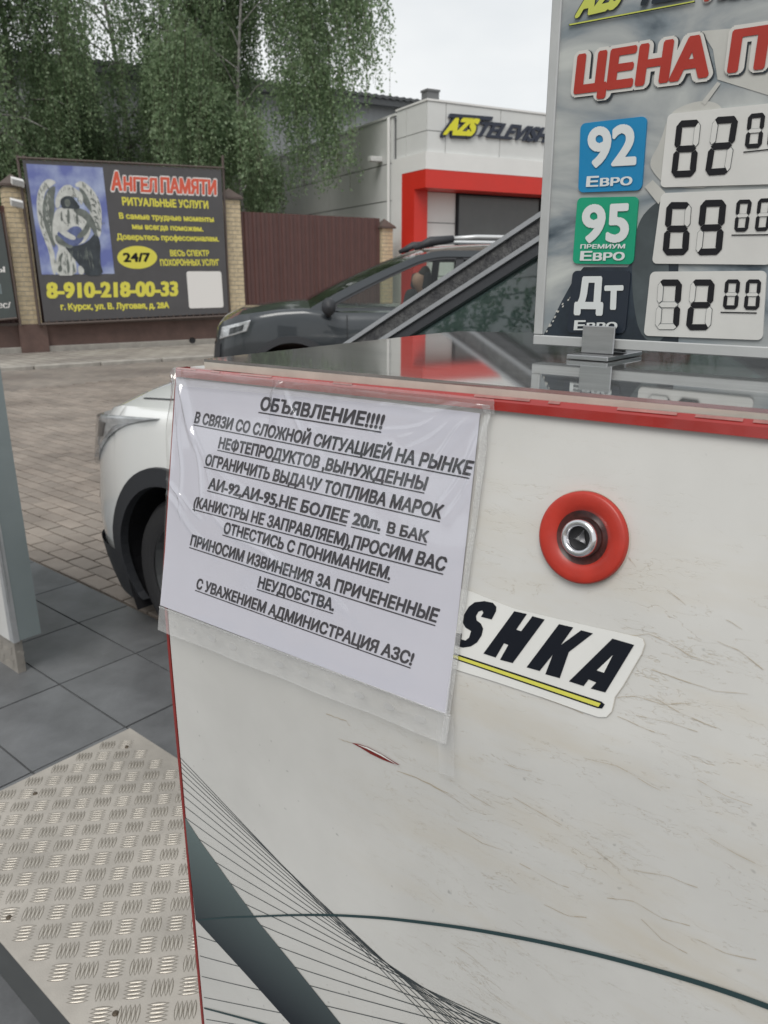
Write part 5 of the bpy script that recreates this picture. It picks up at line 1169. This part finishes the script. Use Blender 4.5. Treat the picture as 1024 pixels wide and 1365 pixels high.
M['sleeve'] = sleeve_mat('clear_plastic_film', .13, .01, .09, 0); M['strip'] = sleeve_mat('milky_plastic_strip', .06, .28, .25, 120); M['tape'] = sleeve_mat('glare_tape', .06, .16, .12, 60); M['weld'] = sleeve_mat('welded_seam', .10, .30, .15, 900)
gw = np.random.default_rng(4); cre = []
for (cu, cv, n_, a0_, a1_, l0, l1) in ((.03, .02, 12, 40, 100, .12, .42), (1.0, .0, 10, 105, 175, .12, .34), (.45, .0, 6, 60, 150, .05, .14), (0., .45, 3, 10, 50, .1, .3)):
    for _ in range(n_): cre.append((cu+gw.normal(0, .012), cv+gw.normal(0, .012), R(gw.uniform(a0_, a1_)), gw.uniform(l0, l1), gw.uniform(.5, 1)*.0024, gw.uniform(.004, .009)))
cre += [(.22, .52, R(14), .5, .0020, .007), (.15, .30, R(22), .3, .0006, .006), (.30, .62, R(9), .45, .0007, .006), (.55,.14,R(28),.3,.0006,.008)]
from mathutils import noise as mn
def wrk(u, v):
    h = 0
    for cu, cv, an, ln, am, wd in cre:
        du, dv = u-cu, (v-cv)*.72; t = du*math.cos(an)+dv*math.sin(an)
        if -.02 < t < ln:
            d = -du*math.sin(an)+dv*math.cos(an)+.006*math.sin(t*30+cu*9)
            if abs(d) < 4*wd: h += am*math.exp(-(d/wd)**2)*math.sin(math.pi*min(max((t+.02)/(ln+.02), 0), 1))**.6
    h += .0045*min(1, u/.06, (1-u)/.06)*math.exp(-(v/.085)**1.5)*(1+.35*mn.noise(Vector((u*7, v*6, 11))))
    h += .0011*mn.noise(Vector((u*4, v*5, 3)))+.0005*mn.noise(Vector((u*13, v*9, 7)))
    return h
def sl(u, v): u2, v2 = u, v; return sf(u, v)+pn*(sag(u, v)*1.0+.0018+max(-.0006, wrk(u, v))+(.0012*math.sin(u*22)*max(0, v-.88)*6))
VB = .905
m = WB(); m.grid(sl, np.linspace(0, 1, 300), np.linspace(0, VB, 200)); m.build('plastic_sleeve', M['sleeve'], npn, smooth=True)
m = WB(); m.grid(lambda u, v: sl(u, v), np.linspace(0, 1, 160), np.linspace(VB, 1, 20)); m.build('punched_strip', M['strip'], npn, smooth=True)
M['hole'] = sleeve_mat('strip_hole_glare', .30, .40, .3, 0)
for k in range(11):
    u = .07+.086*k; w = WB(); w.add([sl(u+.016*math.cos(t), .952+.011*math.sin(t))+pn*.0006 for t in np.linspace(0, 2*math.pi, 17)[:-1]], [tuple(range(16))]); w.build('punched_hole', M['hole'], npn)
m = WB(); m.grid(lambda k, v: sl(.986+.013*k, v)+pn*.0005, [0, .5, 1], np.linspace(0, 1, 90)); m.build('welded_seam', M['weld'], npn, smooth=True)
m = WB(); m.grid(lambda k, u: sl(u, VB+.006*k)+pn*.0006, [0, 1], np.linspace(0, 1, 80)); m.build('welded_seam', M['weld'], npn, smooth=True)
# tape, its milkiness painted-in white glare, along the top edge, over the red strip, and a strip at the lower right
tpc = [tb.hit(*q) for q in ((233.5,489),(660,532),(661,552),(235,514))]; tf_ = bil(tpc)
m = WB(); m.grid(lambda u, v: tf_(u, v)+pn*(.0012+.0006*mn.noise(Vector((u*30, v*3, 1)))), np.linspace(0, 1, 120), np.linspace(0, 1, 6)); m.build('glare_tape', M['tape'], npn, smooth=True)
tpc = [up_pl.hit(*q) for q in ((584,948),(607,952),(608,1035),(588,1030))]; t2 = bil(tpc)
m = WB(); m.grid(lambda u, v: t2(u, v)+pn*(.0020), np.linspace(0, 1, 4), np.linspace(0, 1, 12)); m.build('glare_tape', M['tape'], npn, smooth=True)

# ------------------------------------------------------------------ neighbouring pump at the left edge
fb = izp; q = Plane(V(0,0,.155), V(0,0,1)).hit(55, 844); qa, qb = q@A, q@B
op = frame('fuel_pump', P(qa-.5, qb-.2, 0), ANG); tag(op, 'neighbouring fuel pump with grey side panel and tread plate base at the left edge', 'fuel pump')
M['greyside'] = mat('grey_green_side_panel', (.21,.245,.25), .35, var=.08, vs=3, coat=.3)
r_ = ray(22, 858); dep = qb-(r_*(qa/(r_@A)))@B
def OB(name, a0_, a1_, b0_, b1_, z0, z1, mt_, sh=0.0, bev=0):
    m = WB(); lo = [P(a0_, b0_, z0), P(a1_, b0_, z0), P(a1_, b1_, z0), P(a0_, b1_, z0)]; d = A*sh*(z1-z0); m.add(lo+[p+V(0,0,z1-z0)+(d if i in (1, 2) else 0) for i, p in enumerate(lo)], [(0,3,2,1),(4,5,6,7),(0,1,5,4),(1,2,6,5),(2,3,7,6),(3,0,4,7)]); return m.build(name, mt_, op, bevel=bev, seg=1)
OB('side_panel', qa-.02, qa, qb-dep, qb, .155, 1.30, M['greyside'], -.03)
OB('front_panel', qa-1.0, qa-.03, qb-dep-.006, qb-dep+.02, .15, 1.30, M['cab'], 0)
OB('corner_strip', qa-.03, qa+.001, qb-dep-.008, qb-dep+.012, .152, 1.30, M['alu'], -.03)
OB('cabinet', qa-1.0, qa-.06, qb-dep+.021, qb-.002, .16, 1.29, M['cab'])
OB('top_cover', qa-1.02, qa+.02, qb-dep-.02, qb+.02, 1.30, 1.33, M['greyside'])
ob = OB('base', qa-.98, qa-.07, qb-dep+.02, qb-.04, 0, .15, M['treadalu'])
lm = MB(); 
for i in range(12):
    for j in range(3):
        for f_, (b_, nn_) in enumerate(((qb-dep+.02, -B),)):
            for h2 in (0, 1):
                cx = qa-.10-.075*i-(.0375 if h2 else 0); cz = .03+.05*j+(.0 if h2 else .0)
                for k in range(3):
                    d = A*(.010 if not h2 else .004)+V(0,0,(.004 if not h2 else .010)); c = P(cx+(k-1)*(.004 if not h2 else .012), b_-.0008, cz+(k-1)*(.012 if not h2 else .004)); t = unit(A+V(0,0,1) if not h2 else A-V(0,0,1)); w = np.cross(t, B)
                    lm.add([c-t*.012, c+w*.003, c+t*.012, c-w*.003, c-B*.0015], [(0,1,4),(1,2,4),(2,3,4),(3,0,4)])
lm.world = True; tag(lm.build('raised_lugs', M['treadalu'], op), kind='stuff')
m = WB(); nb = max(1, int((dep-.10)/.05))
for i in range(nb):
    for j in range(3):
        c = P(qa-.0695, qb-dep+.045+(dep-.10)*(i+.5)/nb, .03+.045*j); s_ = 1 if (i+j) % 2 else -1; t = unit(B+V(0,0,s_)); w = np.cross(t, A)
        for k in (-1, 0, 1): c2 = c+w*k*.009; m.add([c2-t*.010, c2+w*.003, c2+t*.010, c2-w*.003, c2+A*.0015], [(0,1,4),(1,2,4),(2,3,4),(3,0,4)])
tag(m.build('raised_lugs', M['treadalu'], op), kind='stuff')
